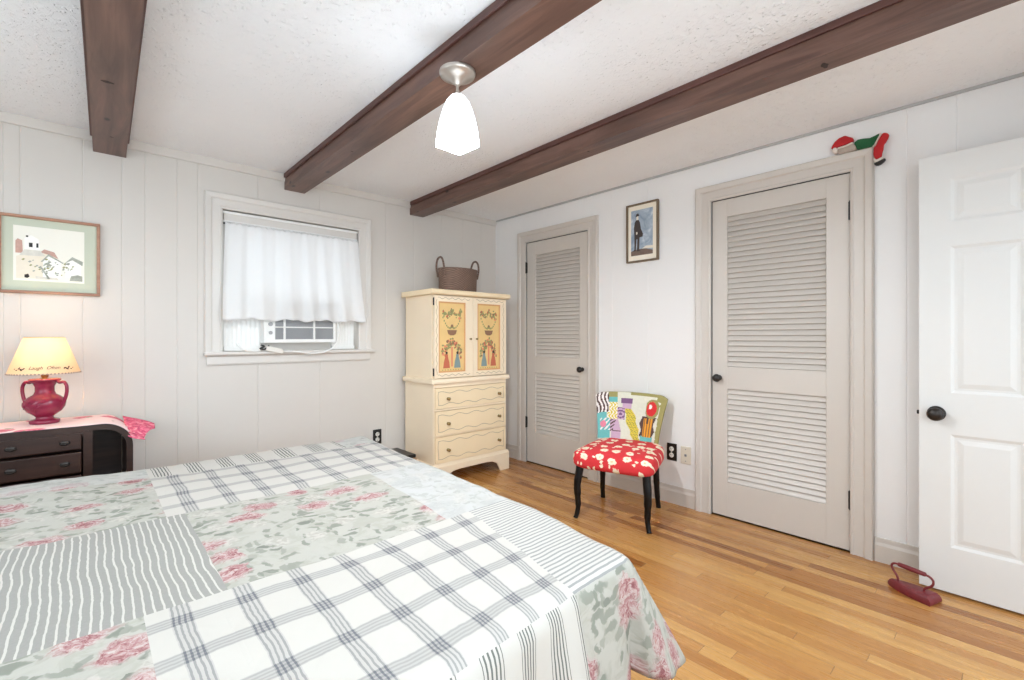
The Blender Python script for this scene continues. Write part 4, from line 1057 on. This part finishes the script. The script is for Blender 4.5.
# ------------------------------------------------------------------ slipper chair
def build_chair():
    fa = R(-163.5); f = Vector((math.cos(fa), math.sin(fa), 0)); w = Vector((-f.y*-1*-1, f.x, 0))
    w = Vector((-f.y, f.x, 0)); w = -w if w.y > 0 else w
    c = Vector((2.604, 1.772, 0)) + w*.010
    T = Matrix(((w.x, f.x, 0, c.x), (w.y, f.y, 0, c.y), (0, 0, 1, 0), (0, 0, 0, 1)))
    ch = thing('slipper_chair', c, 'small upholstered chair with red floral seat and patterned back between the closet doors', 'chair')
    # seat: puffed cushion, plain grid wrapped into a rounded block
    NU, NV = 40, 20; rows = []; uv = []
    for j in range(NV+1):
        ph = -math.pi/2+math.pi*j/NV; row = []
        for i in range(NU+1):
            a = 2*math.pi*i/NU; sp = lambda v, p: math.copysign(abs(v)**p, v)
            cx, sx = sp(math.cos(a), .26), sp(math.sin(a), .26); cz, sz = sp(math.cos(ph), .38), sp(math.sin(ph), .6)
            y = .015+.245*sx*cz; wid = .247+.020*(y/.25)
            x = wid*cx*cz; z = .380+.070*sz + (.012*(1-(x/.24)**2)*(1-(y/.26)**2) if sz > 0 else 0)
            row.append((x, y, z)); uv.append((x*1.0+(.0 if sz > 0 else .0), y-(z-.45)*1.0))
        rows.append(row)
    mb = MB().sheet(rows); mb.xf(T); mb.uv = uv
    obj('seat', mb, 'seat_red', ch, smooth=180)
    # backrest: curved slab, its front covered with a novelty print
    NS, NT_ = 96, 56
    def shape(s, t):   # s 0..1 left to right, t 0..1 bottom to top
        wd = .212+.046*t**1.5
        x = (s-.5)*2*wd
        zt = .762-.040*max(0, abs(s-.5)*2-.78)**2/.05*.6 - .010*(abs(s-.5)*2)**2
        z = .43+(zt-.43)*t
        y = -.205-.085*t-.030*t*t*0 + .030*(abs(s-.5)*2)**2*.9
        return x-.028, y, z
    def pick(i, j):
        s, t = (i+.5)/NS, 1-(j+.5)/NT_      # t measured from the top
        el = lambda cx, cy, rx, ry: ((s-cx)/rx)**2+((t-cy)/ry)**2 < 1
        wob = .012*math.sin(t*23)+.008*math.sin(s*31)
        if (t < .05 and s > .5) or s > .94+wob*.5 or (s > .88 and t < .14): return 8
        if el(.82, .30, .075, .15): return 6 if not el(.80, .26, .02, .05) else 1
        if .74 < s < .93 and .10 < t < .5 and el(.83, .30, .105, .2): return 8
        if .73 < s < .87 and .5 < t < .88: return 9 if (math.sin(s*150) > -.2 and not (.77 < s < .80 and t < .6)) else 10
        if .70 < s < .90 and t >= .86: return 2
        if .69 < s+wob < .90 and .46 < t < .88: return 10
        if t < .42 and s < .19: return 1 if math.sin((s+.02*math.sin(t*14))*118) > 0 else 10
        if s < .2 and t < .98 and not (s > .15 and t < .55):
            if el(.09, .68, .05, .07): return 7
            return 2 if (t < .56 or t > .80 or s < .04) else (1 if math.sin(s*90+t*60) > .3 else 2)
        if .16 < s < .31:
            if t < .10: return 8
            if t < .22: return 2
            if t < .56+wob: return 3 if math.sin(s*130+3*math.sin(t*40)) > -.3 else 1
        if .36 < s < .53 and .13 < t < .23: return 4
        if .39 < s < .52 and .23 < t < .34: return 5
        if .29 < s < .43 and .32 < t < .58: return 4 if math.sin(math.hypot(s-.36, t-.46)*110) > 0 else 5
        if t > .55 and t < .80 and abs(s-.31) < (t-.5)*.22: return 5
        if .24 < s < .37 and .79 < t < .83: return 10
        if .22 < s < .38 and t >= .83: return 5
        cxx = .47+.13*max(0, (t-.32))/.5
        if t > .30 and abs(s-cxx+wob) < .045+.035*math.sin((t-.3)*4): return 3 if math.sin(s*140+t*30)*math.sin(t*110) > -.25 else 11
        if .2 < s < .3 and .58 < t < .82: return 10 if math.sin(s*80+t*90) > .2 else 5
        return 0
    rows = []
    for j in range(NT_+1):
        rows.append([shape(i/NS, j/NT_) for i in range(NS+1)])
    mb = MB().sheet(rows, mf=pick); k = len(mb.v)
    th = .048; rn = []
    for j in range(NT_+1):
        r = []
        for i in range(NS+1):
            x, y, z = shape(i/NS, j/NT_); s, t = i/NS, j/NT_
            e = min(1, min(s, 1-s)*10, (1-t)*7); r.append((x, y-th*(.55+.45*math.sqrt(max(0, 1-(1-e)**2))), z))
        rn.append(r)
    mb.sheet(rn, m=8); nc = NS+1
    for i in range(NS):
        for j in (0, NT_): mb.f.append((j*nc+i, j*nc+i+1, k+j*nc+i+1, k+j*nc+i)); mb.mi.append(8)
    for j in range(NT_):
        for i in (0, NS): mb.f.append((j*nc+i, (j+1)*nc+i, k+(j+1)*nc+i, k+j*nc+i)); mb.mi.append(8)
    mb.xf(T)
    obj('backrest', mb, PRINT, ch, smooth=50, label='novelty print of jars, bottles and flowers')
    for s in (-1, 1):
        pts = [(.212*s, .205, .345), (.215*s, .212, .30), (.224*s, .224, .22), (.223*s, .222, .14), (.221*s, .218, .07), (.229*s, .224, .02), (.234*s, .230, 0)]
        m = MB().tube(spline(pts, 5), [.025]*5+[.0245]*5+[.023]*5+[.019]*5+[.0155]*5+[.0145]*5+[.017], 14); m.xf(T)
        obj('leg', m, 'black_lacquer', ch, smooth=60)
        pts = [(.185*s-.010, -.175, .345), (.186*s-.012, -.180, .26), (.190*s-.015, -.192, .16), (.194*s-.018, -.212, .06), (.197*s-.018, -.226, 0)]
        m = MB().tube(spline(pts, 5), [.021]*5+[.020]*5+[.018]*5+[.016]*5+[.017], 14); m.xf(T)
        obj('leg', m, 'black_lacquer', ch, smooth=60)
for nm, col in (('cream', (214, 213, 196)), ('white', (236, 230, 224)), ('teal', (104, 178, 176)), ('yellow', (212, 190, 70)), ('plum', (118, 84, 122)), ('lilac', (196, 164, 186)),
                ('tomato', (206, 40, 44)), ('pink', (222, 130, 150)), ('olive', (152, 144, 88)), ('orange', (222, 150, 44)), ('brown', (86, 62, 56)), ('moss', (150, 150, 70))):
    M['print_'+nm] = paint(nm+'_printed_cotton', col, .85, .05, 60)
PRINT = ['print_'+q for q in ('cream', 'white', 'teal', 'yellow', 'plum', 'lilac', 'tomato', 'pink', 'olive', 'orange', 'brown', 'moss')]
build_chair()

# ------------------------------------------------------------------ flat iron by the open door
def build_iron():
    c = Vector((2.745, .325, 0)); d = Vector((.061, .175, 0)).normalized()   # towards the pointed toe
    s = Vector((-d.y, d.x, 0)); T = Matrix(((d.x, s.x, 0, c.x), (d.y, s.y, 0, c.y), (0, 0, 1, 0), (0, 0, 0, 1)))
    I = thing('flat_iron', c, 'dark red antique cast iron clothes iron on the floor at the open white door', 'iron')
    N = 20; out = []
    for k in range(N+1):
        t = k/N; out.append((-.09+.185*t, .046*(1-t**2.4)**.8))
    poly = out+[(x, -y) for x, y in out[::-1][1:]]
    mb = MB(); lv = [(0, .97), (.004, 1.0), (.014, 1.0), (.026, .93), (.034, .84), (.036, .78)]
    n = len(poly); vs, fs = [], []
    for z, q in lv: vs += [(x*q, y*q, z) for x, y in poly]
    for j in range(len(lv)-1):
        for i in range(n): a, b = j*n+i, j*n+(i+1) % n; fs.append((a, b, b+n, a+n))
    fs += [tuple(range(n)), tuple(range((len(lv)-1)*n, len(lv)*n))]
    mb.add(vs, fs).xf(T); obj('iron_body', mb, 'red_iron', I, smooth=40)
    h = MB().tube(spline([(.052, 0, .034), (.056, 0, .055), (.072, 0, .078), (.078, 0, .098), (.066, 0, .110), (.045, 0, .112)], 5), .0048, 8)
    g2 = MB().tube(spline([(-.045, 0, .034), (-.05, 0, .05), (-.074, 0, .072), (-.080, 0, .094), (-.068, 0, .108), (-.045, 0, .112)], 5), .0048, 8)
    obj('handle_post', h.xf(T), 'red_iron', I, smooth=60); obj('handle_post', g2.xf(T), 'red_iron', I, smooth=60)
    g = MB().tube([(-.052, 0, .112), (-.048, 0, .112), (-.02, 0, .112), (.02, 0, .112), (.048, 0, .112), (.052, 0, .112)], [.008, .0095, .0105, .0105, .0095, .008], 14); obj('handle', g.xf(T), 'red_iron', I, smooth=50)
build_iron()

# ------------------------------------------------------------------ felt figure lying along the top of the near door casing
def build_figure():
    F = thing('felt_figure', (XE-.02, .6, 2.15), 'stuffed felt christmas figure in red and green lying on the near closet door casing', 'ornament')
    def slab(name, pts, m, x0=XE-.034, x1=XE-.006, bev=.008):
        return obj(name, MB().prism(pts, 'x', x0, x1), m, F, bevel=bev, seg=3, smooth=60)
    P = FIG
    slab('head', P['face'], 'wool'); slab('hat', P['hat'], 'santa_red', XE-.037, XE-.004); slab('hat_band', P['band'], 'santa_white', XE-.039, XE-.003, .004); slab('pompom', P['pom'], 'santa_white', XE-.039, XE-.006)
    slab('coat', P['coat'], 'santa_green', XE-.036, XE-.005); slab('coat_hem', P['hem'], 'santa_white', XE-.038, XE-.004, .004)
    slab('trousers', P['leg'], 'santa_red', XE-.050, XE-.030); slab('cuff', P['cuff'], 'santa_white', XE-.052, XE-.029, .004); slab('boot', P['boot'], 'black', XE-.052, XE-.029, .005)
FIG = {'hat': [(0.691, 2.182), (0.687, 2.197), (0.674, 2.217), (0.654, 2.232), (0.627, 2.238), (0.614, 2.228), (0.595, 2.216), (0.589, 2.206), (0.595, 2.194), (0.624, 2.189), (0.657, 2.184), (0.674, 2.185)],
       'band': [(0.662, 2.181), (0.624, 2.184), (0.593, 2.192), (0.590, 2.184), (0.621, 2.176), (0.659, 2.173)],
       'pom': [(0.680, 2.187), (0.667, 2.185), (0.660, 2.173), (0.661, 2.155), (0.674, 2.151), (0.684, 2.164), (0.686, 2.176)],
       'face': [(0.662, 2.175), (0.592, 2.185), (0.579, 2.172), (0.577, 2.148), (0.618, 2.146), (0.660, 2.147), (0.664, 2.162)],
       'coat': [(0.589, 2.186), (0.573, 2.199), (0.548, 2.197), (0.520, 2.191), (0.498, 2.197), (0.479, 2.204), (0.482, 2.191), (0.492, 2.172), (0.503, 2.149), (0.511, 2.144), (0.541, 2.144), (0.576, 2.148), (0.581, 2.168)],
       'hem': [(0.479, 2.204), (0.471, 2.199), (0.480, 2.181), (0.492, 2.153), (0.503, 2.141), (0.511, 2.143), (0.503, 2.149), (0.492, 2.172), (0.482, 2.191)],
       'leg': [(0.468, 2.192), (0.461, 2.197), (0.446, 2.190), (0.440, 2.177), (0.443, 2.163), (0.452, 2.145), (0.461, 2.135), (0.463, 2.111), (0.468, 2.093), (0.470, 2.073), (0.491, 2.065), (0.501, 2.081), (0.504, 2.097), (0.504, 2.131), (0.494, 2.141), (0.485, 2.161), (0.476, 2.179)],
       'cuff': [(0.501, 2.081), (0.491, 2.065), (0.470, 2.073), (0.461, 2.070), (0.464, 2.064), (0.485, 2.054), (0.497, 2.052), (0.503, 2.067)],
       'boot': [(0.503, 2.050), (0.485, 2.054), (0.464, 2.062), (0.457, 2.066), (0.452, 2.057), (0.461, 2.047), (0.473, 2.038), (0.485, 2.035), (0.497, 2.039)]}
build_figure()
